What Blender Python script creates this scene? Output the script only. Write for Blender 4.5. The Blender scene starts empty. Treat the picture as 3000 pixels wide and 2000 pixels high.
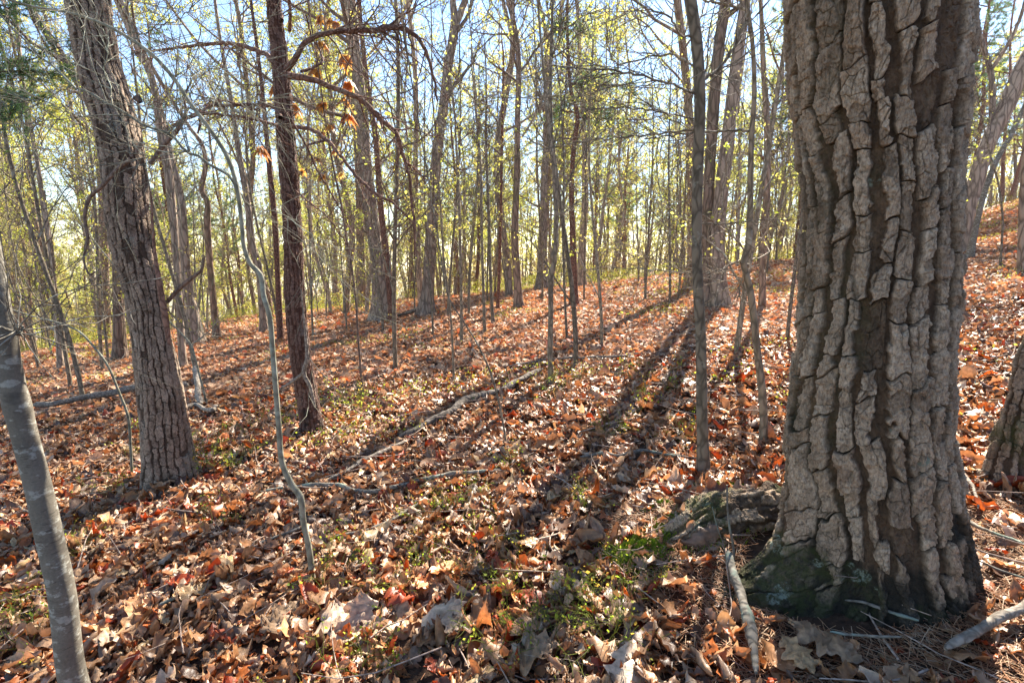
import bpy, math, random
import numpy as np
from mathutils import Vector

# ------------------------------------------------------------------ camera
scene = bpy.context.scene
R = math.radians
PITCH = 10.0
CAMH = 1.5
FPX = 1500.0
cam_d = bpy.data.cameras.new("camera")
cam = bpy.data.objects.new("camera", cam_d)
scene.collection.objects.link(cam)
cam_d.lens = 18.0
cam_d.sensor_width = 36.0
cam_d.clip_start = 0.02
cam_d.clip_end = 2000
cam.location = (0, 0, CAMH)
cam.rotation_euler = (R(90 - PITCH), 0, 0)
scene.camera = cam
# ------------------------------------------------------------------ sky and sun
SUN_AZ, SUN_EL = 26.0, 41.0
w = bpy.data.worlds.new("World")
scene.world = w
w.use_nodes = True
nt = w.node_tree
bg = nt.nodes["Background"]
sky = nt.nodes.new("ShaderNodeTexSky")
sky.sky_type = 'NISHITA'
sky.sun_disc = False
sky.sun_elevation = R(SUN_EL)
sky.sun_rotation = R(SUN_AZ)
sky.air_density = 1.0
sky.dust_density = 0.0
sky.ozone_density = 2.5
nt.links.new(sky.outputs[0], bg.inputs[0])
bg.inputs[1].default_value = 0.073
sun_d = bpy.data.lights.new("sun", 'SUN')
sun_d.energy = 5.0
sun_d.angle = R(0.55)
sun_d.color = (1.0, 0.91, 0.78)
sun = bpy.data.objects.new("sun", sun_d)
scene.collection.objects.link(sun)
S = Vector((math.sin(R(SUN_AZ)) * math.cos(R(SUN_EL)), math.cos(R(SUN_AZ)) * math.cos(R(SUN_EL)), math.sin(R(SUN_EL))))
sun.rotation_euler = S.to_track_quat('Z', 'Y').to_euler()
scene.view_settings.view_transform = 'Standard'
scene.view_settings.look = 'None'
scene.view_settings.gamma = 1
scene.view_settings.exposure = 2.28
if hasattr(scene, 'cycles'):
    scene.cycles.max_bounces = 6
    scene.cycles.diffuse_bounces = 4
    scene.cycles.glossy_bounces = 2
    scene.cycles.transmission_bounces = 3

COL = scene.collection

# ------------------------------------------------------------------ numpy noise
_tab = np.random.RandomState(7).rand(65536)
def _h(ix, iy, iz, seed=0):
    return _tab[((ix * 73856093) ^ (iy * 19349663) ^ (iz * 83492791) ^ (seed * 2654435)) & 65535]
def vnoise(x, y, z, seed=0):
    x = np.asarray(x, float); y = np.asarray(y, float) + x * 0; z = np.asarray(z, float) + x * 0
    ix = np.floor(x).astype(np.int64); iy = np.floor(y).astype(np.int64); iz = np.floor(z).astype(np.int64)
    fx = x - ix; fy = y - iy; fz = z - iz
    fx = fx * fx * (3 - 2 * fx); fy = fy * fy * (3 - 2 * fy); fz = fz * fz * (3 - 2 * fz)
    r = 0
    for a in (0, 1):
        wa = fx if a else 1 - fx
        for b in (0, 1):
            wb = fy if b else 1 - fy
            for c in (0, 1):
                wc = fz if c else 1 - fz
                r = r + wa * wb * wc * _h(ix + a, iy + b, iz + c, seed)
    return r * 2 - 1
def fbm(x, y, z, seed=0, o=3):
    r = 0; a = 1.0; f = 1.0
    for i in range(o):
        r = r + a * vnoise(x * f, y * f, z * f, seed + i * 11); a *= 0.5; f *= 2.03
    return r
def sstep(x, a, b):
    t = np.clip((x - a) / (b - a), 0, 1)
    return t * t * (3 - 2 * t)
def softplus(x, k):
    return k * np.logaddexp(0, np.asarray(x, float) / k)

# ------------------------------------------------------------------ terrain
MOUNDS = []
def terr(x, y):
    x = np.asarray(x, float); y = np.asarray(y, float)
    z = 0.10 * np.clip(x, -60, 200)
    z = z - 0.065 * softplus(y - 19, 3.0)
    rr_ = softplus(x - 0.62 * y - 3.0, 2.0)
    rr_ = 14 - softplus(14 - rr_, 3.0)
    z = z + 0.30 * rr_ - 0.10 * softplus(-x - 16, 3.0)
    d = np.hypot(x, y)
    z = z + 0.16 * fbm(x * 0.16, y * 0.16, 0.3, 3, 2) * sstep(d, 5, 16)
    z = z + 0.030 * fbm(x * 1.3, y * 1.3, 0.3, 5, 2)
    for (mx, my, sx, sy, hh) in MOUNDS:
        z = z + hh * np.exp(-((x - mx) / sx) ** 2 - ((y - my) / sy) ** 2)
    return z

cp, sp = math.cos(R(PITCH)), math.sin(R(PITCH))
def ray(px, py):
    a = (px - 1500) / FPX; b = (1000 - py) / FPX
    return np.array([a, cp + b * sp, -sp + b * cp])
def at(px, py, Y):
    r = ray(px, py)
    return np.array([0, 0, CAMH]) + r * (Y / r[1])
def depth(p):
    return p[1] * cp - (p[2] - CAMH) * sp
def hit(px, py):
    r = ray(px, py)
    t = np.linspace(0.5, 60, 24000)
    P = np.array([0, 0, CAMH]) + r[None, :] * t[:, None]
    k = np.argmax(P[:, 2] < terr(P[:, 0], P[:, 1]))
    return P[k] if k > 0 else P[-1]

# ------------------------------------------------------------------ mesh helpers
class MB:
    def __init__(s):
        s.V = []; s.L = []; s.S = []; s.n = 0; s.C = []; s.M = []; s.nl = 0
    def add(s, V, F, col=None, mat=0):
        V = np.asarray(V, float).reshape(-1, 3); F = np.asarray(F, np.int64)
        s.V.append(V); s.L.append((F + s.n).ravel())
        s.S.append(np.arange(len(F)) * F.shape[1] + s.nl)
        s.nl += F.size; s.n += len(V)
        if col is None: col = (0.5, 0.5, 0.5)
        c = np.ones((len(V), 4)); c[:, :3] = col
        s.C.append(c); s.M.append(np.full(len(F), mat, np.int32))
    def mesh(s, name, mats, smooth=True):
        me = bpy.data.meshes.new(name)
        V = np.concatenate(s.V); L = np.concatenate(s.L); St = np.concatenate(s.S)
        me.vertices.add(len(V)); me.vertices.foreach_set("co", V.astype(np.float32).ravel())
        me.loops.add(len(L)); me.loops.foreach_set("vertex_index", L.astype(np.int32))
        me.polygons.add(len(St)); me.polygons.foreach_set("loop_start", St.astype(np.int32))
        me.polygons.foreach_set("material_index", np.concatenate(s.M))
        if smooth: me.polygons.foreach_set("use_smooth", np.ones(len(St), bool))
        a = me.color_attributes.new("tint", 'FLOAT_COLOR', 'POINT')
        a.data.foreach_set("color", np.concatenate(s.C).astype(np.float32).ravel())
        me.update(calc_edges=True)
        for m in (mats if isinstance(mats, (list, tuple)) else [mats]): me.materials.append(m)
        return me
    def build(s, name, mats, parent=None, smooth=True):
        o = bpy.data.objects.new(name, s.mesh(name, mats, smooth))
        COL.objects.link(o)
        if parent: o.parent = parent
        return o

def tag(o, label=None, cat=None, group=None, kind=None):
    if label: o['label'] = label
    if cat: o['category'] = cat
    if group: o['group'] = group
    if kind: o['kind'] = kind
    return o
def empty(name, loc, label, cat, group=None, rz=0.0):
    o = bpy.data.objects.new(name, None); COL.objects.link(o)
    o.location = tuple(loc); o.rotation_euler = (0, 0, rz)
    o.empty_display_size = 0.2
    return tag(o, label, cat, group)

def nrm(v):
    return v / np.maximum(np.linalg.norm(v, axis=-1, keepdims=True), 1e-9)

def tubes(mb, P, Rr, sides, col=None, mat=0, cap=False):
    """P (M,K,3) Rr (M,K)"""
    P = np.asarray(P, float); Rr = np.asarray(Rr, float)
    if P.ndim == 2: P = P[None]; Rr = Rr[None]
    M, K, _ = P.shape
    if M == 0: return
    T = np.empty_like(P); T[:, 1:-1] = P[:, 2:] - P[:, :-2]; T[:, 0] = P[:, 1] - P[:, 0]; T[:, -1] = P[:, -1] - P[:, -2]
    T = nrm(T)
    mean = nrm(P[:, -1] - P[:, 0])
    ref = np.where(np.abs(mean[:, 2:3]) > 0.7, np.array([[1.0, 0, 0]]), np.array([[0, 0, 1.0]]))
    a = nrm(np.cross(mean, ref))
    n1 = nrm(np.cross(T, a[:, None, :])); n2 = np.cross(T, n1)
    th = np.arange(sides) * 2 * np.pi / sides
    V = P[:, :, None, :] + Rr[:, :, None, None] * (np.cos(th)[None, None, :, None] * n1[:, :, None, :] + np.sin(th)[None, None, :, None] * n2[:, :, None, :])
    base = (np.arange(M) * K * sides)[:, None, None]
    k = np.arange(K - 1)[None, :, None] * sides
    j = np.arange(sides)[None, None, :]; j2 = (j + 1) % sides
    F = np.stack(np.broadcast_arrays(base + k + j, base + k + j2, base + k + sides + j2, base + k + sides + j), -1).reshape(-1, 4)
    c = None
    if col is not None:
        col = np.asarray(col, float)
        c = np.repeat(col, K * sides, axis=0) if col.ndim == 2 else col
    mb.add(V.reshape(-1, 3), F, c, mat)
    if cap:
        for m_ in range(M):
            for k_ in (0, K - 1):
                Vc = V[m_, k_]; mb.add(np.vstack([Vc, P[m_, k_][None]]), [[i, (i + 1) % sides, sides] for i in range(sides)], None if col is None else (col if np.ndim(col) == 1 else col[m_]), mat)

def smooth_path(pts, n):
    """Catmull-Rom through rows of any width, n samples evenly over chord length"""
    pts = np.asarray(pts, float)
    if len(pts) == 2: pts = np.array([pts[0], (pts[0] + pts[1]) / 2, pts[1]])
    d = np.r_[0, np.cumsum(np.linalg.norm(np.diff(pts[:, :3], axis=0), axis=1))]
    t = np.linspace(0, d[-1], n)
    i = np.clip(np.searchsorted(d, t, side='right') - 1, 0, len(pts) - 2)
    m = np.empty_like(pts)
    m[1:-1] = (pts[2:] - pts[:-2]) / (d[2:] - d[:-2])[:, None]
    m[0] = (pts[1] - pts[0]) / (d[1] - d[0]); m[-1] = (pts[-1] - pts[-2]) / (d[-1] - d[-2])
    h = (d[i + 1] - d[i]); u = ((t - d[i]) / h)[:, None]; h = h[:, None]
    return (2 * u**3 - 3 * u**2 + 1) * pts[i] + (u**3 - 2 * u**2 + u) * h * m[i] + (-2 * u**3 + 3 * u**2) * pts[i + 1] + (u**3 - u**2) * h * m[i + 1]

def grow(rng, base, dirs, L, K, wig, up):
    M = len(base); P = np.zeros((M, K, 3)); P[:, 0] = base; d = nrm(np.array(dirs, float))
    st = (np.asarray(L) / (K - 1))[:, None]
    for k in range(1, K):
        d = d + wig * rng.normal(size=(M, 3)); d[:, 2] += up; d = nrm(d)
        P[:, k] = P[:, k - 1] + d * st
    return P
def sprout(rng, P, Rr, n, t0, t1, ang, spread=0.25, wt=None):
    """n children on the batch of parents"""
    M, K, _ = P.shape
    if wt is None: wt = np.linalg.norm(P[:, -1] - P[:, 0], axis=1)
    i = rng.choice(M, n, p=wt / wt.sum())
    t = rng.uniform(t0, t1, n) * (K - 1); k = np.minimum(t.astype(int), K - 2); f = (t - k)[:, None]
    pos = P[i, k] * (1 - f) + P[i, k + 1] * f
    tan = nrm(P[i, k + 1] - P[i, k])
    r = Rr[i, k] * (1 - f[:, 0]) + Rr[i, k + 1] * f[:, 0]
    perp = nrm(np.cross(tan, rng.normal(size=(n, 3))))
    a = (ang + spread * rng.normal(size=n))[:, None]
    return pos, tan * np.cos(a) + perp * np.sin(a), r, t / (K - 1), i
def taper(r0, K, end=0.25):
    return np.asarray(r0)[:, None] * np.linspace(1, end, K)[None]

# ------------------------------------------------------------------ materials
class NT:
    def __init__(s, name):
        s.m = bpy.data.materials.new(name); s.m.use_nodes = True
        s.t = s.m.node_tree; s.b = s.t.nodes["Principled BSDF"]; s.out = s.t.nodes["Material Output"]
        s.b.inputs["Specular IOR Level"].default_value = 0.25
    def n(s, typ, **kw):
        x = s.t.nodes.new(typ)
        for k, v in kw.items():
            if k in x.inputs: x.inputs[k].default_value = v
            else: setattr(x, k, v)
        return x
    def l(s, a, b): s.t.links.new(a, b)
    def attr(s, name): return s.n("ShaderNodeAttribute", attribute_name=name)
    def coord(s, sx=1, sy=1, sz=1, which="Object"):
        tc = s.n("ShaderNodeTexCoord"); mp = s.n("ShaderNodeMapping"); mp.inputs["Scale"].default_value = (sx, sy, sz)
        s.l(tc.outputs[which], mp.inputs[0]); return mp.outputs[0]
    def noise(s, vec, scale, detail=3, rough=0.55):
        x = s.n("ShaderNodeTexNoise"); x.inputs["Scale"].default_value = scale; x.inputs["Detail"].default_value = detail
        x.inputs["Roughness"].default_value = rough; s.l(vec, x.inputs["Vector"]); return x.outputs[0]
    def ramp(s, fac, stops, interp='LINEAR'):
        x = s.n("ShaderNodeValToRGB"); cr = x.color_ramp; cr.interpolation = interp
        while len(cr.elements) < len(stops): cr.elements.new(0.5)
        for e, (p, c) in zip(cr.elements, stops):
            e.position = p; e.color = (c[0], c[1], c[2], 1) if isinstance(c, tuple) else (c, c, c, 1)
        s.l(fac, x.inputs[0]); return x.outputs[0]
    def mix(s, fac, a, b, mode='MIX'):
        x = s.n("ShaderNodeMix", data_type='RGBA', blend_type=mode)
        for k, v in ((0, fac), (6, a), (7, b)):
            if isinstance(v, (int, float)): x.inputs[k].default_value = v
            elif isinstance(v, tuple): x.inputs[k].default_value = (*v, 1)
            else: s.l(v, x.inputs[k])
        return x.outputs[2]
    def math(s, op, a, b=0.0):
        x = s.n("ShaderNodeMath", operation=op)
        for k, v in ((0, a), (1, b)):
            if isinstance(v, (int, float)): x.inputs[k].default_value = v
            else: s.l(v, x.inputs[k])
        return x.outputs[0]
    def bump(s, h, strength, dist):
        x = s.n("ShaderNodeBump"); x.inputs["Strength"].default_value = strength; x.inputs["Distance"].default_value = dist
        s.l(h, x.inputs["Height"]); s.l(x.outputs[0], s.b.inputs["Normal"]); return x.outputs[0]
    def translucent(s, colour, fac):
        tr = s.n("ShaderNodeBsdfTranslucent"); ms = s.n("ShaderNodeMixShader"); ms.inputs[0].default_value = fac
        s.l(colour, tr.inputs[0]); s.l(s.b.outputs[0], ms.inputs[1]); s.l(tr.outputs[0], ms.inputs[2]); s.l(ms.outputs[0], s.out.inputs[0])

def mat_leaf(name, fac, rough=0.55, gain=1.0, tr_tint=(1, 1, 1), vein=False):
    m = NT(name); a = m.attr("tint").outputs[0]
    m.b.inputs["Roughness"].default_value = rough
    if vein: m.b.inputs['Specular IOR Level'].default_value = 0.5
    col = a
    if vein:
        v = m.coord(1, 1, 1)
        n1 = m.noise(v, 55, 3); col = m.mix(1.0, a, m.ramp(n1, [(0.3, (0.62, 0.6, 0.58)), (0.7, (1.15, 1.12, 1.1))]), 'MULTIPLY')
        m.bump(m.noise(v, 120, 3), 0.35, 0.004)
    m.l(col, m.b.inputs["Base Color"])
    m.translucent(m.mix(1.0, col, tr_tint, 'MULTIPLY'), fac)
    return m.m

def mat_bark(name, c_lo, c_hi, c_patch=None, patch=0.6, sx=9, sz=2.2, bump=0.8, dist=0.02, moss=None):
    m = NT(name)
    v = m.coord(sx, sx, sz); v1 = m.coord(1, 1, 1)
    n = m.noise(v, 1.6, 6, 0.6)
    vo = m.n("ShaderNodeTexVoronoi", feature='DISTANCE_TO_EDGE'); vo.inputs["Scale"].default_value = 1.3
    dv = m.n("ShaderNodeVectorMath", operation='ADD'); m.l(v, dv.inputs[0])
    nz = m.n("ShaderNodeTexNoise"); nz.inputs["Scale"].default_value = 0.8; m.l(v, nz.inputs["Vector"]); m.l(nz.outputs[1], dv.inputs[1])
    m.l(dv.outputs[0], vo.inputs["Vector"])
    edge = m.ramp(vo.outputs[0], [(0.0, 0.0), (0.22, 1.0)])
    h = m.math('ADD', m.math('MULTIPLY', edge, 0.7), m.math('MULTIPLY', n, 0.6))
    col = m.ramp(m.math('MULTIPLY', h, 0.8), [(0.1, c_lo), (0.75, c_hi)])
    if c_patch:
        col = m.mix(m.ramp(m.noise(v1, 5.5, 4, 0.65), [(patch, 0.0), (patch + 0.05, 0.85)]), col, c_patch)
    if moss:
        col = m.mix(m.ramp(m.noise(v1, 1.3, 3), [(0.5, 0.0), (0.72, 0.7)]), col, moss)
    tone = m.n("ShaderNodeObjectInfo")
    col = m.mix(1.0, col, m.ramp(tone.outputs["Random"], [(0, (0.72, 0.72, 0.74)), (1, (1.25, 1.2, 1.15))]), 'MULTIPLY')
    m.l(col, m.b.inputs["Base Color"]); m.b.inputs["Roughness"].default_value = 0.9
    m.bump(h, bump, dist)
    return m.m

def mat_plates(name, plate, plate2, furrow, furrow2, lichen=(0.32, 0.42, 0.33), moss=(0.06, 0.10, 0.02), dark=(0.026, 0.024, 0.019), gran=1.0):
    """bark with modelled plates: attribute tint = (plate, cell value, crack), zone = (moss, lichen, dark)"""
    m = NT(name); a = m.n("ShaderNodeSeparateColor"); m.l(m.attr("tint").outputs[0], a.inputs[0])
    z = m.n("ShaderNodeSeparateColor"); m.l(m.attr("zone").outputs[0], z.inputs[0])
    v = m.coord(1, 1, 1)
    vs = m.coord(1, 1, 0.35)
    g = m.noise(v, 60 * gran, 5, 0.7)
    big = m.noise(v, 9, 4, 0.6)
    pc = m.mix(a.outputs[1], plate, plate2)
    pc = m.mix(m.ramp(big, [(0.48, 0.0), (0.66, 0.5)]), pc, furrow2)
    fib = m.noise(m.coord(1, 1, 0.3), 150, 4, 0.75)
    pc = m.mix(1.0, pc, m.ramp(fib, [(0.34, 0.5), (0.5, 1.0), (0.68, 1.25)]), 'MULTIPLY')
    pc = m.mix(1.0, pc, m.ramp(g, [(0.3, 0.42), (0.46, 0.92), (0.75, 1.22)]), 'MULTIPLY')
    fc = m.mix(m.ramp(m.noise(vs, 26, 4), [(0.35, 0.0), (0.65, 1.0)]), furrow, furrow2)
    fc = m.mix(1.0, fc, m.ramp(g, [(0.25, 0.5), (0.75, 1.25)]), 'MULTIPLY')
    col = m.mix(a.outputs[0], fc, pc)
    col = m.mix(a.outputs[2], col, tuple(c * 0.25 for c in furrow))
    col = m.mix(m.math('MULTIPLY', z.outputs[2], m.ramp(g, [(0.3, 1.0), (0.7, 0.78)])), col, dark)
    col = m.mix(m.math('MULTIPLY', z.outputs[0], m.ramp(m.noise(v, 35, 4, 0.7), [(0.4, 0.2), (0.55, 1.0)])), col, moss)
    col = m.mix(m.math('MULTIPLY', z.outputs[1], m.ramp(m.noise(v, 48, 5, 0.75), [(0.46, 0.0), (0.56, 0.9)])), col, lichen)
    m.l(col, m.b.inputs["Base Color"]); m.b.inputs["Roughness"].default_value = 0.88
    m.bump(m.math('ADD', g, m.math('MULTIPLY', m.noise(m.coord(1, 1, 0.5), 130, 4, 0.75), 0.9)), 1.0, 0.016)
    return m.m

M = {}
M['litter'] = mat_leaf('dry_leaves', 0.26, 0.45, tr_tint=(1.25, 0.82, 0.58), vein=True)
M['litter_far'] = mat_leaf('dry_leaves_far', 0.28, 0.6, tr_tint=(1.25, 0.85, 0.6))
M['green'] = mat_leaf('spring_leaves', 0.65, 0.5, tr_tint=(1.15, 1.1, 0.8))
M['orange'] = mat_leaf('young_orange_leaves', 0.6, 0.45)
M['needles'] = mat_leaf('pine_needles_green', 0.35, 0.45)
M['drops'] = mat_leaf('fallen_needles', 0.1, 0.5)
M['moss'] = mat_leaf('moss', 0.4, 0.8)
M['oak'] = mat_plates('thick_oak_bark', (0.46, 0.335, 0.228), (0.61, 0.48, 0.35), (0.095, 0.062, 0.04), (0.19, 0.118, 0.07), lichen=(0.24, 0.28, 0.22), moss=(0.06, 0.075, 0.016))
M['oak2'] = mat_plates('oak_bark', (0.38, 0.28, 0.20), (0.52, 0.41, 0.31), (0.075, 0.052, 0.036), (0.12, 0.075, 0.05), lichen=(0.30, 0.32, 0.28))
M['pine'] = mat_plates('pine_bark', (0.20, 0.115, 0.085), (0.30, 0.20, 0.16), (0.075, 0.04, 0.03), (0.15, 0.065, 0.04), lichen=(0.26, 0.27, 0.24))
M['trunk_a'] = mat_bark('grey_bark', (0.085, 0.066, 0.05), (0.36, 0.29, 0.225))
M['trunk_b'] = mat_bark('brown_bark', (0.065, 0.047, 0.035), (0.29, 0.21, 0.155), moss=(0.10, 0.11, 0.05))
M['trunk_p'] = mat_bark('red_pine_bark', (0.06, 0.03, 0.022), (0.23, 0.115, 0.08), sx=14, sz=9)
M['limb_p'] = mat_bark('red_pine_limb', (0.07, 0.036, 0.026), (0.22, 0.13, 0.095), sx=20, sz=12, dist=0.006)
M['twig'] = mat_bark('twig_bark', (0.14, 0.10, 0.08), (0.34, 0.27, 0.22), sx=20, sz=8, bump=0.3, dist=0.004)
M['twig_d'] = mat_bark('dark_twig_bark', (0.06, 0.042, 0.034), (0.19, 0.14, 0.11), sx=20, sz=8, bump=0.3, dist=0.004)
M['smooth'] = mat_bark('smooth_grey_bark', (0.13, 0.115, 0.09), (0.24, 0.215, 0.175), (0.34, 0.34, 0.30), 0.57, sx=5.0, sz=7, bump=0.12, dist=0.003)
def mat_smooth():
    m = NT('smooth_grey_bark'); v = m.coord(1, 1, 1); vh = m.coord(3, 3, 11)
    c = m.ramp(m.noise(m.coord(2, 2, 4), 2.2, 4), [(0.3, (0.12, 0.105, 0.08)), (0.7, (0.20, 0.18, 0.145))])
    c = m.mix(m.ramp(m.noise(m.coord(1, 1, 1.6), 22, 4, 0.65), [(0.54, 0.0), (0.60, 0.75)]), c, (0.36, 0.36, 0.31))
    c = m.mix(m.ramp(m.noise(m.coord(1, 1, 3), 5, 3, 0.6), [(0.62, 0.0), (0.70, 0.6)]), c, (0.06, 0.055, 0.045))
    c = m.mix(1.0, c, m.ramp(m.noise(v, 130, 3, 0.7), [(0.3, 0.8), (0.7, 1.15)]), 'MULTIPLY')
    c = m.mix(m.ramp(m.noise(m.coord(9, 9, 60), 3.0, 2, 0.5), [(0.64, 0.0), (0.68, 0.7)]), c, (0.07, 0.06, 0.045))
    m.l(c, m.b.inputs["Base Color"]); m.b.inputs["Roughness"].default_value = 0.8
    m.bump(m.math('ADD', m.noise(vh, 9, 4, 0.6), m.math('MULTIPLY', m.noise(v, 90, 3), 0.3)), 0.35, 0.006)
    return m.m
M['smooth'] = mat_smooth()
M['sapling'] = mat_bark('pale_green_bark', (0.10, 0.10, 0.07), (0.24, 0.235, 0.18), (0.30, 0.33, 0.27), 0.55, sx=14, sz=9, bump=0.4, dist=0.005)
M['sapling_d'] = mat_bark('mottled_sapling_bark', (0.07, 0.06, 0.043), (0.26, 0.22, 0.16), (0.36, 0.36, 0.29), 0.6, sx=16, sz=7, bump=0.8, dist=0.008)
M['log'] = mat_bark('weathered_log', (0.045, 0.036, 0.028), (0.19, 0.16, 0.13), (0.09, 0.12, 0.03), 0.62, sx=8, sz=8, bump=0.8, dist=0.012)
M['dead'] = mat_bark('bleached_wood', (0.08, 0.066, 0.052), (0.26, 0.23, 0.19), sx=18, sz=18, bump=0.5, dist=0.005)
M['branch_g'] = mat_bark('lichen_branch', (0.08, 0.07, 0.055), (0.22, 0.20, 0.165), (0.20, 0.25, 0.20), 0.55, sx=15, sz=15, bump=0.5, dist=0.006)

def mat_ground():
    m = NT('leafy_soil'); v = m.coord(1, 1, 1)
    vo = m.n("ShaderNodeTexVoronoi"); vo.inputs["Scale"].default_value = 9; m.l(v, vo.inputs["Vector"])
    sp_ = m.n("ShaderNodeSeparateColor"); m.l(vo.outputs["Color"], sp_.inputs[0])
    c = m.ramp(sp_.outputs[0], [(0.0, (0.07, 0.04, 0.025)), (0.3, (0.22, 0.12, 0.07)), (0.6, (0.32, 0.2, 0.13)), (0.85, (0.3, 0.09, 0.03)), (1.0, (0.42, 0.3, 0.22))])
    tc = m.n("ShaderNodeTexCoord"); ln = m.n("ShaderNodeVectorMath", operation='LENGTH'); m.l(tc.outputs["Object"], ln.inputs[0])
    far = m.n("ShaderNodeMapRange"); far.inputs[1].default_value = 9; far.inputs[2].default_value = 18; m.l(ln.outputs["Value"], far.inputs[0])
    soil = m.ramp(m.noise(v, 30, 4), [(0.3, (0.03, 0.019, 0.012)), (0.7, (0.10, 0.055, 0.032))])
    col = m.mix(far.outputs[0], soil, c)
    gr = m.mix(m.ramp(m.noise(v, 0.35, 5, 0.65), [(0.5, 0.0), (0.66, 0.4)]), col, (0.13, 0.13, 0.04))
    far2 = m.n("ShaderNodeMapRange"); far2.inputs[1].default_value = 16; far2.inputs[2].default_value = 30; m.l(ln.outputs["Value"], far2.inputs[0])
    col = m.mix(far2.outputs[0], col, gr)
    m.l(col, m.b.inputs["Base Color"]); m.b.inputs["Roughness"].default_value = 0.95
    m.bump(m.noise(v, 22, 5, 0.7), 1.0, 0.05)
    return m.m
M['ground'] = mat_ground()

# ------------------------------------------------------------------ key ground positions
OAK = hit(2560, 1832); OAK_Y = OAK[1] + 0.25
root_p = hit(2090, 1640)
MOUNDS.append((root_p[0] + 0.02, root_p[1] + 0.22, 0.36, 0.28, 0.10))

# ------------------------------------------------------------------ ground
def build_ground():
    
    def axis(n, lim, k):
        t = np.linspace(-1, 1, n); return np.sinh(t * k) / math.sinh(k) * lim
    xs = axis(420, 420, 6.2); ys = axis(520, 420, 6.6) + 3.0
    X, Y = np.meshgrid(xs, ys)
    Z = terr(X, Y)
    V = np.stack([X, Y, Z], -1).reshape(-1, 3)
    nx, ny = len(xs), len(ys)
    j, i = np.meshgrid(np.arange(nx - 1), np.arange(ny - 1)); b = (i * nx + j).ravel()
    F = np.stack([b, b + 1, b + nx + 1, b + nx], -1)
    mb = MB(); mb.add(V, F)
    o = mb.build('ground', M['ground']); tag(o, kind='structure')
build_ground()

# ------------------------------------------------------------------ leaf litter
PAL = np.array([(0.46, 0.26, 0.135), (0.55, 0.35, 0.205), (0.41, 0.26, 0.165), (0.44, 0.225, 0.10), (0.44, 0.13, 0.03), (0.36, 0.065, 0.018),
                (0.13, 0.07, 0.045), (0.52, 0.37, 0.20), (0.22, 0.14, 0.095), (0.64, 0.50, 0.37)])
PAL = PAL * np.array([0.95, 0.94, 0.90])
PW = np.array([0.20, 0.13, 0.14, 0.14, 0.075, 0.045, 0.11, 0.05, 0.10, 0.045]); PW = PW / PW.sum()
def leaf_cloud(mb, rng, pos, L, cols, rows, tilt, palette=PAL, pw=PW, yaw=None, curl=1.0, lobed=0.45, crumple=0.006):
    n = len(pos); t = np.linspace(0, 1, rows)[None, :, None]; s = np.linspace(-1, 1, cols)[None, None, :]
    A = (np.abs(rng.normal(size=n)) * 0.75 + 0.1) * curl
    roll = rng.rand(n) < 0.38; A = np.where(roll & (curl > 0.5), rng.uniform(1.8, 4.2, n), A)[:, None, None]
    B = (rng.normal(size=n) * 0.9); B = np.where(np.abs(B) < 0.05, 0.05, B)[:, None, None]
    lob = (rng.rand(n) < lobed)[:, None, None]
    ph = rng.uniform(0, 6.28, n)[:, None, None]; nl = rng.uniform(2.4, 3.6, n)[:, None, None]
    wd = rng.uniform(0.19, 0.33, n)[:, None, None]
    pe = np.sin(np.pi * np.clip(t, 0.0, 1) ** 0.85) ** 0.8
    prof = np.where(lob, pe * 1.25 * (1 + 0.38 * np.sin(6.283 * nl * t + ph)), pe)
    W = wd * prof * L[:, None, None]
    x = W * np.sin(A * s) / A; z = W * (1 - np.cos(A * s)) / A
    Ln = L[:, None, None]
    y = Ln * np.sin(B * t) / B - Ln * 0.5; z = z + Ln * (1 - np.cos(B * t)) / B
    z = z + crumple * rng.normal(size=(n, rows, cols)) * (Ln / 0.1)
    y = y + 0 * s
    P = np.stack(np.broadcast_arrays(x, y, z), -1)
    P[..., 2] *= np.where(rng.rand(n) < 0.5, 1, -1)[:, None, None]
    P -= P.mean(axis=(1, 2), keepdims=True) * 0.6
    if yaw is None: yaw = rng.uniform(0, 6.283, n)
    a = rng.normal(size=n) * tilt; b = rng.normal(size=n) * tilt
    ca, sa, cb, sb, cy, sy = np.cos(a), np.sin(a), np.cos(b), np.sin(b), np.cos(yaw), np.sin(yaw)
    X, Y, Z = P[..., 0], P[..., 1], P[..., 2]
    e = lambda q: q[:, None, None]
    Y, Z = Y * e(ca) - Z * e(sa), Y * e(sa) + Z * e(ca)
    X, Z = X * e(cb) + Z * e(sb), -X * e(sb) + Z * e(cb)
    X, Y = X * e(cy) - Y * e(sy), X * e(sy) + Y * e(cy)
    V = np.stack([X, Y, Z], -1) + pos[:, None, None, :]
    b0 = (np.arange(n) * rows * cols)[:, None, None]
    r_ = np.arange(rows - 1)[None, :, None] * cols; c_ = np.arange(cols - 1)[None, None, :]
    q = b0 + r_ + c_
    F = np.stack([q, q + 1, q + cols + 1, q + cols], -1).reshape(-1, 4)
    col = palette[rng.choice(len(palette), n, p=pw)] * rng.uniform(0.75, 1.2, n)[:, None]
    col = np.repeat(col, rows * cols, axis=0)
    mb.add(V.reshape(-1, 3), F, col)

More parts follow.
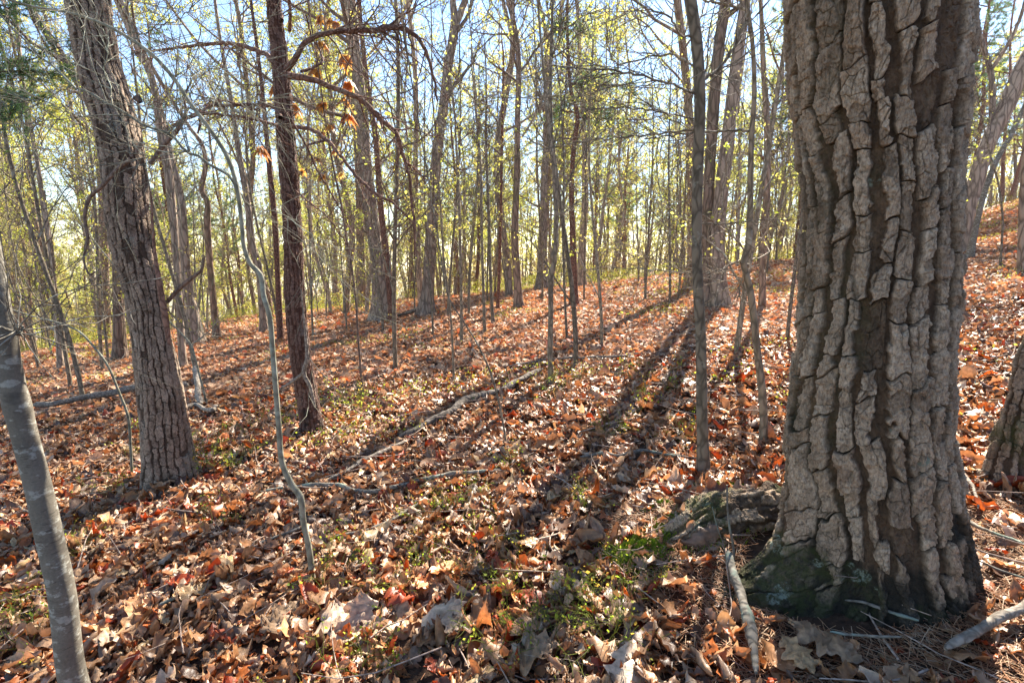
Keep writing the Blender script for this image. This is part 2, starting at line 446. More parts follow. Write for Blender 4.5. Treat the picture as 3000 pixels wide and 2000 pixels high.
def scatter(rng, y0, y1, dens, margin=1.12, off=0.5):
    area = (y1 * y1 - y0 * y0) * margin + 2 * off * (y1 - y0)
    n = int(area * dens); Y = np.sqrt(rng.uniform(y0 * y0, y1 * y1, n)); X = rng.uniform(-1, 1, n) * (Y * margin + off)
    return X, Y
def oakdist(x, y): return np.hypot(x - OAK[0], y - OAK_Y)
def needle_zone(x, y):
    """0..1: patches where fallen needles show instead of leaves (round the big oak's foot)"""
    d = np.hypot((x - OAK[0] - 0.35) / 1.15, (y - OAK_Y + 0.02) / 0.78)
    e = np.hypot((x - root_p[0] + 0.12) / 0.42, (y - root_p[1] - 0.18) / 0.42)
    return np.maximum(sstep(d, 1.15, 0.6), sstep(e, 1.1, 0.7))

rng = np.random.RandomState(11)
def litter():
    mb = MB()
    for (y0, y1, dens, cols, rows, Lm, tilt, lift) in ((0.7, 3.2, 1050, 5, 10, 0.074, 0.33, 0.055), (3.2, 6.5, 720, 5, 7, 0.076, 0.36, 0.05)):
        X, Y = scatter(rng, y0, y1, dens)
        keep = rng.rand(len(X)) > needle_zone(X, Y) * 0.68
        X, Y = X[keep], Y[keep]
        keep = oakdist(X, Y) > 0.36; X, Y = X[keep], Y[keep]
        L = Lm * np.exp(rng.normal(size=len(X)) * 0.36)
        L = np.where(rng.rand(len(L)) < 0.13, L * 1.9, L); L = np.clip(L, 0.03, 0.2)
        Z = terr(X, Y) + 0.004 + rng.rand(len(X)) ** 1.3 * lift
        leaf_cloud(mb, rng, np.stack([X, Y, Z], -1), L, cols, rows, tilt, curl=1.5, lobed=0.33)
    tag(mb.build('leaf_litter', M['litter']), 'carpet of curled dry brown oak leaves on the near forest floor', 'leaf litter', kind='stuff')
    mb = MB()
    for (y0, y1, dens, cols, rows, Lm, tilt) in ((6.5, 13, 330, 3, 5, 0.100, 0.42), (13, 34, 90, 2, 3, 0.15, 0.42)):
        X, Y = scatter(rng, y0, y1, dens)
        L = np.clip(Lm * np.exp(rng.normal(size=len(X)) * 0.3), 0.05, 0.32)
        Z = terr(X, Y) + 0.01 + rng.rand(len(X)) * 0.05
        leaf_cloud(mb, rng, np.stack([X, Y, Z], -1), L, cols, rows, tilt, PAL * 0.8 + np.array([0.52, 0.34, 0.25]) * 0.2, curl=0.5, lobed=0.3)
    tag(mb.build('far_leaf_litter', M['litter_far']), 'pink brown leaf carpet covering the slope under the farther trees', 'leaf litter', kind='stuff')
litter()

# a few large flat leaves lying on top in the foreground
def big_leaves():
    spots = [(1000, 1865, 0.24, 0.5), (2170, 1960, 0, 0), (1545, 1620, 0.15, 2.6), (1555, 1700, 0.13, 0.2), (570, 1760, 0.17, -0.7), (690, 1690, 0.2, -1.1), (1830, 1830, 0.2, 1.2),
             (1540, 1950, 0.2, 1.5), (830, 1840, 0.2, -0.6), (1060, 1850, 0.2, 0.2), (2410, 1920, 0.22, 0.7), (2330, 1960, 0.16, 0.1), (1330, 1850, 0.17, 0.1), (350, 1900, 0.17, -0.9)]
    r = np.random.RandomState(5)
    for (px, py, L, yaw) in spots:
        if L == 0: continue
        p = hit(px, py); mb = MB()
        pal = np.array([(0.52, 0.34, 0.17), (0.46, 0.30, 0.17), (0.50, 0.37, 0.26)])
        leaf_cloud(mb, r, np.array([[0, 0, 0.0]]), np.array([L]), 9, 22, 0.12, pal, np.ones(3) / 3, np.array([yaw]), 0.45, 1.0, 0.0035)
        o = mb.build('fallen_leaf', M['litter'])
        o.location = (p[0], p[1], float(terr(p[0], p[1])) + 0.062)
        side = 'left of the curved pale sapling' if px < 900 else ('near the bottom centre' if px < 2000 else 'in the shade below the big oak')
        tag(o, 'large flat tan lobed leaf on the litter ' + side, 'leaf', 'large fallen leaves ' + side)
big_leaves()

def fallen_needles():
    r = np.random.RandomState(21); mb = MB()
    n = 60000
    X = OAK[0] + r.uniform(-1.7, 1.9, n); Y = OAK_Y + r.uniform(-1.3, 1.3, n)
    keep = (r.rand(n) < needle_zone(X, Y) * 0.95 + 0.02) & (oakdist(X, Y) > 0.3); X, Y = X[keep], Y[keep]; n = len(X)
    Z = terr(X, Y) + 0.004 + r.rand(n) * 0.022
    a = r.uniform(0, 6.283, n); L = r.uniform(0.04, 0.1, n)
    d = np.stack([np.cos(a), np.sin(a), r.normal(size=n) * 0.18], -1)
    P = np.stack([X, Y, Z], -1)[:, None, :] + d[:, None, :] * (L[:, None] * np.linspace(-0.5, 0.5, 3))[..., None]
    P[:, 1, 2] += r.uniform(0, 0.006, n)
    c = np.array([(0.36, 0.17, 0.08), (0.45, 0.27, 0.15), (0.24, 0.11, 0.06), (0.5, 0.36, 0.24)])[r.choice(4, n)]
    tubes(mb, P, np.full((n, 3), 0.0011), 3, c)
    tag(mb.build('fallen_needles', M['drops']), 'rusty fallen pine needles matted round the foot of the big oak', 'pine needles', kind='stuff')
    mb = MB(); n = 1500
    X, Y = scatter(r, 1.0, 12, 20); n = len(X); Z = terr(X, Y) + 0.03 + r.rand(n) * 0.04
    a = r.uniform(0, 6.283, n); L = r.uniform(0.08, 0.5, n)
    d = np.stack([np.cos(a), np.sin(a), r.normal(size=n) * 0.1], -1)
    P = grow(r, np.stack([X, Y, Z], -1), d, L, 5, 0.12, 0.0)
    P[..., 2] = np.maximum(P[..., 2], terr(P[..., 0], P[..., 1]) + 0.02)
    tubes(mb, P, taper(r.uniform(0.0012, 0.005, n), 5, 0.5), 4)
    tag(mb.build('twig_litter', M['twig']), 'thin broken twigs scattered over the dry leaves', 'twigs', kind='stuff')
fallen_needles()

# ------------------------------------------------------------------ modelled bark
def voro(u, v, nu, seed, jit=0.9):
    iu = np.floor(u).astype(np.int64); iv = np.floor(v).astype(np.int64)
    f1 = np.full(u.shape, 9.0); f2 = f1.copy(); p1u = np.zeros_like(u); p1v = p1u.copy(); p2u = p1u.copy(); p2v = p1u.copy(); cid = p1u.copy()
    for a in (-1, 0, 1):
        for b in (-1, 0, 1):
            cu = iu + a; cv = iv + b; cm = np.mod(cu, nu)
            pu = cu + 0.5 + jit * (_h(cm, cv, cv * 0, seed) - 0.5); pv = cv + 0.5 + jit * (_h(cm, cv, cv * 0 + 1, seed) - 0.5)
            d = np.hypot(pu - u, pv - v); c = _h(cm, cv, cv * 0 + 2, seed)
            n1 = d < f1; n2 = (~n1) & (d < f2)
            f2 = np.where(n1, f1, np.where(n2, d, f2)); p2u = np.where(n1, p1u, np.where(n2, pu, p2u)); p2v = np.where(n1, p1v, np.where(n2, pv, p2v))
            f1 = np.where(n1, d, f1); p1u = np.where(n1, pu, p1u); p1v = np.where(n1, pv, p1v); cid = np.where(n1, c, cid)
    du, dv = p2u - p1u, p2v - p1v; ln = np.hypot(du, dv) + 1e-6
    bd = ((p1u + p2u) / 2 - u) * du / ln + ((p1v + p2v) / 2 - v) * dv / ln
    return np.clip(bd, 0, 2), np.abs(dv) / ln, cid

def bark_mesh(path, rad, nth, nz, cw, ch, deep, fur, hcr, seed, material, flare=None, zone=None, fine=0.25, fine_d=0.12, slab=0.5, ridge=None):
    """path (k,3) local, rad (k,) ; plates cw x ch metres; fur/hcr = furrow and cross crack widths in cell units"""
    pr = smooth_path(np.c_[path, rad], nz); P = pr[:, :3]; r = pr[:, 3]
    T = nrm(np.gradient(P, axis=0)); a = np.array([0, 1.0, 0])
    n1 = nrm(np.cross(a[None], T)); n2 = np.cross(T, n1)          # n1 = +x side, n2 = away (-y..)
    th = np.linspace(0, 2 * np.pi, nth, endpoint=False)
    C, Sn = np.cos(th)[None, :], np.sin(th)[None, :]
    dirv = C[..., None] * n1[:, None, :] + Sn[..., None] * n2[:, None, :]
    arc = np.r_[0, np.cumsum(np.linalg.norm(np.diff(P, axis=0), axis=1))][:, None] + 0 * C
    rm = float(np.median(r)); nu = max(3, int(round(2 * np.pi * rm / cw)))
    rr = r[:, None] + 0 * C
    if flare is not None: rr = rr + flare(th[None, :], arc)
    Q = P[:, None, :] + dirv * rr[..., None]
    X, Y, Z = Q[..., 0], Q[..., 1], Q[..., 2]
    k = 1.0 / cw
    w1 = fbm(X * k * 0.45, Y * k * 0.45, Z * k * 0.2, seed, 2); w2 = fbm(X * k * 1.7, Y * k * 1.7, Z * k * 1.0, seed + 5, 2)
    u = th[None, :] / (2 * np.pi) * nu + 0 * arc; v = arc / ch
    bd, hor, cid = voro(u + 0.42 * w1 + 0.10 * w2, v + 0.25 * w1 + 0.07 * w2, nu, seed)
    big = sstep(fbm(X * k * 0.3, Y * k * 0.3, Z * k * 0.12, seed + 9, 2), -0.9, 0.9)
    thr = (fur * (1 - hor) ** 0.7 + hcr) * (0.55 + 0.9 * big)
    plate = sstep(bd, thr * 0.45, thr * 1.0 + 0.05)
    fb, fh, fc = voro((u + 0.25 * w2 + 0.15 * w1) * 2, (v + 0.06 * w2) * (ch / cw) * 0.8, nu * 2, seed + 3)
    crack = 1 - sstep(fb, 0.02, 0.11)
    gr = fbm(X * k * 6, Y * k * 6, Z * k * 3.5, seed + 20, 3)
    if ridge:
        # long flat-topped vertical plates parted by wide troughs, snapped across by thin cracks
        wmin, wvar, seg_h, miss = ridge
        ph = u + 0.36 * w1 + 0.06 * w2 + 0.05 * vnoise(X * k * 4, Y * k * 4, Z * k * 4, seed + 61)
        si = np.floor(ph).astype(np.int64); f = ph - si - 0.5; sm = np.mod(si, nu)
        hh = lambda a, b, c_: _h(a, b, b * 0 + c_, seed + 60)
        q = arc / seg_h + hh(sm, sm * 0, 9) * 7 + 0.13 * w2 + 0.22 * f * (hh(sm, sm * 0, 8) - 0.5) * 3 + 0.1 * w1
        jq = np.floor(q).astype(np.int64)
        bnd = lambda jj: jj + 0.5 + 0.38 * (2 * hh(sm, jj, 1) - 1)
        b0_, b1_, b2_ = bnd(jq - 1), bnd(jq), bnd(jq + 1)
        sg = jq + (q > b1_); lo_b = np.where(q > b1_, b1_, b0_); up_b = np.where(q > b1_, b2_, b1_)
        dz = np.minimum(q - lo_b, up_b - q) * seg_h; tt = (q - lo_b) / np.maximum(up_b - lo_b, 0.05)
        rag = 0.09 * w2 + 0.09 * vnoise(X * k * 3.5, Y * k * 3.5, Z * k * 3.0, seed + 62) + 0.05 * vnoise(X * k * 9, Y * k * 9, Z * k * 8, seed + 63)
        nar = np.exp(-np.maximum(dz, 0) / (seg_h * 0.09)) * 0.10
        hl = np.minimum(wmin + wvar * hh(sm, sg, 2) + rag - nar * hh(sm, sg, 5), 0.485); hr = np.minimum(wmin + wvar * hh(sm, sg, 3) - rag - nar * hh(sm, sg, 6), 0.485)
        de = np.minimum(hr - f, f + hl) * cw
        e_ = 0.055 * cw
        mask = sstep(de, -0.4 * e_, e_) * sstep(dz, 0.0, e_ * (0.5 + 1.2 * hh(sm, sg, 7)))
        gone = hh(sm, sg, 4) < miss
        plate = mask * np.where(gone, 0.12, 1.0)
        lev = 0.50 + 0.5 * hh(sm, sg, 10) + 0.30 * (tt - 0.5) * (2 * hh(sm, sg, 11) - 1) + 0.16 * (f / 0.4) * (2 * hh(sm, sg, 12) - 1)
        st1 = sstep(vnoise(X * k * 2.2 + 7, Y * k * 2.2, Z * k * 1.1 + 0.3 * w2, seed + 43) + 0.2 * w2, 0.12, 0.18)
        vb, vh, vc = voro(th[None, :] / (2 * np.pi) * nu * 2 + 0.35 * w2 + 0 * arc, arc / (cw * 0.9) + 0.35 * w2, nu * 2, seed + 54, 0.95)
        vcr = (1 - sstep(vb, 0.0, 0.05)) * (vc > 0.62)
        cr_ = mask * 0 + ((1 - sstep(dz, 0.0, e_ * 0.55)) * (f > -hl) * (f < hr) + (1 - sstep(np.abs(np.abs(f) - 0.5), 0, 0.03)) * 0.3).clip(0, 1)
        crack = crack * 0.4 * (fc > 0.6)
        plate = plate * (1 - 0.4 * st1 * (cid > 0.5)) * (1 - 0.6 * vcr)
        bd = np.where(cr_ > 0.35, 0.0, 0.5 + 0 * bd); thr = thr * 0 + 0.05; hor = 1 + 0 * hor
        cid = np.clip(0.5 * hh(sm, sg, 13) + 0.3 * vnoise(X * k * 2, Y * k * 2, Z * k, seed + 45) + 0.15, 0, 1)
        plate_h = mask * np.where(gone, 0.15, lev) - 0.22 * st1 * mask - vcr * 0.24 * mask + mask * 0.10 * vnoise(X * k * 14, Y * k * 14, Z * k * 9, seed + 71)
        rnd = sstep(de, 0, 0.25 * cw) * 0.12 * mask; plate_h = plate_h + rnd
    edge = np.exp(-((bd - thr) / 0.16) ** 2) * 0.12
    hgt = plate * (0.70 + slab * 0.5 * (cid - 0.5)) + edge * plate - crack * fine * plate + gr * fine_d + 0.10 * w2
    if ridge: hgt = plate_h - crack * fine * plate + gr * fine_d + 0.08 * w2 + 0.10 * w1 - cr_ * 0.12
    hgt = hgt + (1 - plate) * 0.10 * (fbm(X * k * 3, Y * k * 3, Z * k * 0.8, seed + 31, 2))
    rr = rr + (hgt - 0.75) * deep
    Q = P[:, None, :] + dirv * rr[..., None]
    deepcr = (1 - sstep(bd, 0.0, thr * 0.35 + 0.015)) * (hor > 0.55) + crack * plate * 0.55 * (fc > 0.45)
    tint = np.stack([plate, cid, np.clip(deepcr, 0, 1)], -1).reshape(-1, 3)
    nzv, nt_ = rr.shape
    i = np.arange(nzv - 1)[:, None] * nt_; j = np.arange(nt_)[None, :]; j2 = (j + 1) % nt_
    F = np.stack([i + j, i + j2, i + nt_ + j2, i + nt_ + j], -1).reshape(-1, 4)
    mb = MB(); mb.add(Q.reshape(-1, 3), F, tint)
    me = mb.mesh('trunk', material)
    zn = np.zeros((nzv * nt_, 4)); zn[:, 3] = 1
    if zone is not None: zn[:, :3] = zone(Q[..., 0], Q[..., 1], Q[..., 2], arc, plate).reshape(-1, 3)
    az = me.color_attributes.new("zone", 'FLOAT_COLOR', 'POINT'); az.data.foreach_set("color", zn.astype(np.float32).ravel())
    return me

def trace(pts, Y, wx=1.0):
    out = []
    for p in pts:
        yy = Y + (p[3] if len(p) > 3 else 0)
        q = at(p[0], p[1], yy); out.append([*q, 0.5 * p[2] * wx * depth(q) / FPX / math.sqrt(1 + ((p[0] - 1500) / FPX) ** 2)])
    return np.array(out)
def extend_top(tr, height, seed=0, end_r=0.02):
    """continue a traced trunk above the frame"""
    r = np.random.RandomState(seed); p = tr[-1, :3].copy(); d = nrm(tr[-1, :3] - tr[-2, :3]); n = 8
    base_z = tr[0, 2]; rest = max(1.0, height - (p[2] - base_z)); rr = tr[-1, 3]; out = []
    d[1] += 0.02
    for k in range(n):
        d = nrm(d + np.array([r.normal() * 0.05, r.normal() * 0.05, 0.12])); p = p + d * rest / n
        out.append([*p, max(end_r, rr + (end_r - rr) * (k + 1) / n)])
    return np.vstack([tr, out])

# ------------------------------------------------------------------ crowns
def spring_leaves(mb, r, P, n, size, cols=None, droop=0.0):
    """small folded two-face leaves hung along the twigs P (M,K,3)"""
    Mx, K, _ = P.shape
    sub = r.choice(Mx, max(1, int(Mx * 0.42)), replace=False); i = sub[r.choice(len(sub), n)]; t = np.clip(1 - np.abs(r.normal(size=n)) * 0.28, 0.1, 1) * (K - 1); k = np.minimum(t.astype(int), K - 2); f = (t - k)[:, None]
    p = P[i, k] * (1 - f) + P[i, k + 1] * f + r.normal(size=(n, 3)) * size * 0.8
    a = nrm(r.normal(size=(n, 3)) + np.array([0, 0, -droop])); b = nrm(np.cross(a, r.normal(size=(n, 3)))); c = np.cross(a, b)
    s = size * r.uniform(0.6, 1.3, n)[:, None]
    V = np.stack([p, p + a * s * 0.5 + b * s * 0.33 + c * s * 0.1, p + a * s, p + a * s * 0.5 - b * s * 0.33 + c * s * 0.1], 1)
    q = np.arange(n)[:, None] * 4
    F = np.concatenate([q + [0, 1, 2], q + [0, 2, 3]], 0)
    if cols is None: cols = np.array([(0.45, 0.47, 0.10), (0.52, 0.50, 0.13), (0.36, 0.42, 0.08), (0.54, 0.46, 0.15), (0.42, 0.47, 0.10)])
    # leaves of one spray share a tone
    tone = cols[(i * 7 + 3) % len(cols)] * r.uniform(0.8, 1.2, n)[:, None]
    mb.add(V.reshape(-1, 3), F, np.repeat(tone, 4, axis=0))
def needle_tufts(mb, r, pos, dirs, n_per, length, rad=0.0):
    n = len(pos); p = np.repeat(pos, n_per, 0); d = np.repeat(dirs, n_per, 0)
    d = nrm(d * 0.7 + r.normal(size=(n * n_per, 3)) * 0.75); L = length * r.uniform(0.6, 1.1, n * n_per)[:, None]
    w_ = nrm(np.cross(d, r.normal(size=d.shape))) * max(0.0012, length * 0.035)
    V = np.stack([p - w_, p + w_, p + d * L], 1)
    q = np.arange(n * n_per)[:, None] * 3
    base = np.array([(0.09, 0.17, 0.05), (0.13, 0.22, 0.06), (0.15, 0.24, 0.08), (0.10, 0.18, 0.09)])
    c = np.repeat(base[r.choice(4, n)] * r.uniform(0.8, 1.3, n)[:, None], n_per * 3, 0)
    mb.add(V.reshape(-1, 3), q + [0, 1, 2], c)

def decid(r, trunk, tR, n1, n2, n3, leaves, lsize, t0=0.35, l1=2.6, ang1=0.9, sides=5, lcols=None, wig=0.16, minr=0.0022, up=0.07):
    """returns limb MB (branches) and crown MB (leaves) for a trunk path (K,3) and radii"""
    lim = MB(); cr = MB()
    P0 = trunk[None]; R0 = tR[None]
    tot = np.linalg.norm(trunk[-1] - trunk[0])
    pos, d, pr, t, _ = sprout(r, P0, R0, n1, t0, 0.97, ang1)
    L = l1 * (1.15 - 0.75 * (t - t0) / (1 - t0)) * r.uniform(0.5, 1.2, n1)
    P1 = grow(r, pos, d, L, 9, wig, up); R1 = taper(np.clip(pr * r.uniform(0.3, 0.55, n1), minr * 2.5, None), 9, 0.22)
    tubes(lim, P1, R1, sides)
    pos, d, pr, t, _ = sprout(r, P1, R1, n2, 0.2, 0.98, 0.75)
    P2 = grow(r, pos, d, l1 * 0.42 * r.uniform(0.4, 1.2, n2), 6, wig * 1.1, up * 0.8); R2 = taper(np.clip(pr * 0.6, minr * 1.4, None), 6, 0.35)
    tubes(lim, P2, R2, 4)
    pos, d, pr, t, _ = sprout(r, P2, R2, n3, 0.15, 1.0, 0.7)
    P3 = grow(r, pos, d, l1 * 0.19 * r.uniform(0.5, 1.3, n3), 4, wig, up * 0.6); R3 = taper(np.clip(pr * 0.6, minr, None), 4, 0.5)
    tubes(lim, P3, R3, 3)
    if leaves: spring_leaves(cr, r, P3, leaves, lsize, lcols)
    return lim, cr

def trunk_tube(mb, tr, sides, K, seed):
    """bumpy round trunk with root flare; tr rows x,y,z,r"""
    pr = smooth_path(tr, K); P = pr[:, :3]; r = np.maximum(pr[:, 3], 0.004)
    T = nrm(np.gradient(P, axis=0)); n1 = nrm(np.cross(np.array([[0, 1.0, 0]]), T)); n2 = np.cross(T, n1)
    th = np.arange(sides) * 2 * np.pi / sides; C, Sn = np.cos(th)[None, :, None], np.sin(th)[None, :, None]
    dv = C * n1[:, None] + Sn * n2[:, None]
    hgt = (P[:, 2] - P[0, 2])[:, None]; r0 = r[0]
    rr = r[:, None] * (1 + 0.10 * vnoise(np.cos(th)[None] * 1.3 + seed, np.sin(th)[None] * 1.3, hgt * 1.2, seed)) + r0 * (0.5 + 0.5 * vnoise(np.cos(th)[None] * 1.6, np.sin(th)[None] * 1.6, hgt * 0 + seed, seed + 3)) * np.exp(-hgt / (r0 * 1.8))
    V = P[:, None] + dv * rr[..., None]
    i = np.arange(K - 1)[:, None] * sides; j = np.arange(sides)[None]; j2 = (j + 1) % sides
    F = np.stack([i + j, i + j2, i + sides + j2, i + sides + j], -1).reshape(-1, 4)
    mb.add(V.reshape(-1, 3), F)
    return P, r

def merge(a, b):
    if b.n:
        for V, L, S_, C, Mx in zip(b.V, b.L, b.S, b.C, b.M):
            a.V.append(V); a.C.append(C); a.M.append(Mx)
        # shift
        a.L += [L + a.n for L in b.L]; a.S += [s_ + a.nl for s_ in b.S]
        a.n += b.n; a.nl += b.nl
    return a

# ------------------------------------------------------------------ the big oak
def big_oak():
    Y = OAK_Y
    pts = [(2572, 1790, 490), (2574, 1600, 470), (2556, 1400, 470), (2543, 1275, 474), (2550, 1096, 474), (2563, 918, 466), (2571, 766, 465), (2575, 625, 470), (2569, 446, 490), (2566, 268, 520), (2560, 0, 562)]
    tr = trace(pts, Y)
    tr = extend_top(tr, 9.0, 3, 0.12)
    b = np.array([tr[0, 0], Y, float(terr(tr[0, 0], Y))])
    tr[0, 2] = b[2] - 0.12
    root = empty('oak_tree', b, 'huge rugged oak trunk with deep plated grey bark filling the right of the view', 'tree')
    loc = tr[:, :3] - b
    zc = 3.45
    # cut the path: fine bark low, plain above the frame
    low = smooth_path(np.c_[loc, tr[:, 3]], 400); cut = np.argmax(low[:, 2] > 2.15) or 399
    lo = low[:cut]; hi = low[cut - 2:]
    def flare(th, arc):
        f = lambda c, wd: np.exp(-((np.mod(th - c + np.pi, 2 * np.pi) - np.pi) / wd) ** 2)
        return f(np.pi, 0.42) * (0.22 * np.exp(-arc / 0.45) + 0.40 * np.exp(-arc / 0.13)) + f(0.0, 0.5) * 0.10 * np.exp(-arc / 0.2) + f(4.3, 0.55) * 0.10 * np.exp(-arc / 0.22) + f(5.3, 0.45) * 0.07 * np.exp(-arc / 0.22) + f(1.5, 0.8) * 0.1 * np.exp(-arc / 0.25) + 0.02 * np.exp(-arc / 0.2)
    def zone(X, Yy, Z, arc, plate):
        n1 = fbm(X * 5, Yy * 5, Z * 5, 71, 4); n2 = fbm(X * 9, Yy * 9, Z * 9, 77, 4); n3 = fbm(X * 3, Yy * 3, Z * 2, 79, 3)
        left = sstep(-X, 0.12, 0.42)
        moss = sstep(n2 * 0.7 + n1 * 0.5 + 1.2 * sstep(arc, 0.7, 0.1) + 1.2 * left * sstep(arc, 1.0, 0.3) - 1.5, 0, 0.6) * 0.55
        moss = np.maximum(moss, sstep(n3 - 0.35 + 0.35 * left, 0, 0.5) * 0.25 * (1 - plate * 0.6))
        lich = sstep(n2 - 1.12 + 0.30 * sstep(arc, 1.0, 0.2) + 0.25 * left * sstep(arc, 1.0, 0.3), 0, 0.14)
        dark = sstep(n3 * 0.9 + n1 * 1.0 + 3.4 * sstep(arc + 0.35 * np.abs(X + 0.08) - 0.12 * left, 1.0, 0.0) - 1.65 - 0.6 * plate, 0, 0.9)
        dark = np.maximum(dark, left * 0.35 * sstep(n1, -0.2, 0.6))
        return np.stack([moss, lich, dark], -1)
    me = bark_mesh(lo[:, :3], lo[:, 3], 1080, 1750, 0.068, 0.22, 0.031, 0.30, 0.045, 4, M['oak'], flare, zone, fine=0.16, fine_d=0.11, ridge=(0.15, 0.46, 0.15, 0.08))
    t = bpy.data.objects.new('trunk', me); COL.objects.link(t); t.parent = root
    mb = MB(); tubes(mb, hi[:, :3], np.maximum(hi[:, 3] - 0.01, 0.05), 32)
    r = np.random.RandomState(3)
    up = smooth_path(hi, 30)
    lim, cr = decid(r, up[:, :3], up[:, 3], 16, 120, 420, 0, 0.06, 0.2, 4.0)
    merge(mb, lim)
    mb.build('upper_limbs', M['trunk_a'], root)
    # mossy surface root at the left of the foot
    mb = None
    a0 = hit(2290, 1600); a1 = hit(2140, 1610); a2 = hit(1990, 1640); a3 = hit(1900, 1610)
    pth = np.array([[a0[0] + 0.20, a0[1] + 0.24, 0.03, 0.14], [a1[0] + 0.02, a1[1] + 0.18, 0.0, 0.135], [a2[0] + 0.06, a2[1] + 0.13, -0.02, 0.10], [a3[0] + 0.12, a3[1] + 0.10, -0.08, 0.06]])
    for q in pth: q[2] += float(terr(q[0], q[1])) - 0.03
    pth[:, :3] -= b
    def zone2(X, Yy, Z, arc, plate):
        n1 = fbm(X * 7, Yy * 7, Z * 7, 81, 4); n2 = fbm(X * 11, Yy * 11, Z * 11, 87, 3)
        top = sstep(Z, 0.10, 0.22)
        return np.stack([sstep(n1 + 0.1, 0, 0.6) * 0.8, sstep(n2 - 0.85, 0, 0.15) * 0.7, sstep(-n1 + 0.1, 0, 0.8) * 0.5], -1)
    me = bark_mesh(pth[:, :3], pth[:, 3], 300, 420, 0.05, 0.14, 0.02, 0.2, 0.06, 9, M['oak'], lambda th, arc: 0.03 * fbm(np.cos(th) * 2.5 + 0 * arc, np.sin(th) * 2.5, arc * 9, 66, 3), zone2, fine_d=0.15, ridge=(0.25, 0.45, 0.13, 0.4))
    t = bpy.data.objects.new('root', me); COL.objects.link(t); t.parent = root
    return root, b
big_oak()

def moss_patch():
    r = np.random.RandomState(31)
    k = 0
    for (px, py, sx, n, lab) in ((1850, 1625, 0.085, 2600, 'bright green moss tuft on the litter left of the mossy root'), (1930, 1490, 0.035, 500, 'small bright green moss clump above the mossy root'),
                                 (2120, 1440, 0.10, 2200, 'yellow green moss cushion against the left foot of the big oak'), (2195, 1470, 0.05, 900, 'small moss pad where the root meets the oak trunk'),
        (2235, 1745, 0.03, 300, 'moss fringe at the front left of the oak foot'), (2050, 1535, 0.09, 2600, 'moss cap along the low root of the big oak')):
        p = hit(px, py); mb = MB()
        X = r.normal(size=n) * sx; Y = r.normal(size=n) * sx * 0.6
        hb = 0.018 * np.exp(-(X / sx) ** 2 - (Y / (sx * 0.6)) ** 2)
        Z = terr(p[0] + X, p[1] + Y) - terr(p[0], p[1]) + hb + 0.01 + fbm(X * 40, Y * 40, 0.2, 4, 2) * 0.008
        d = nrm(np.stack([r.normal(size=n) * 0.4, r.normal(size=n) * 0.4, np.ones(n)], -1))
        P = np.stack([X, Y, Z], -1)[:, None] + d[:, None] * (np.array([0, 0.5, 1.0])[None, :] * r.uniform(0.012, 0.028, n)[:, None])[..., None]
        c = np.array([(0.20, 0.30, 0.02), (0.30, 0.36, 0.03), (0.13, 0.2, 0.02)])[r.choice(3, n)]
        tubes(mb, P, np.tile([0.0028, 0.0024, 0.0008], (n, 1)), 3, c)
        o = mb.build('moss_clump', M['moss']); o.location = (p[0], p[1], float(terr(p[0], p[1])))
        tag(o, lab, 'moss', 'moss clumps by the big oak')
moss_patch()

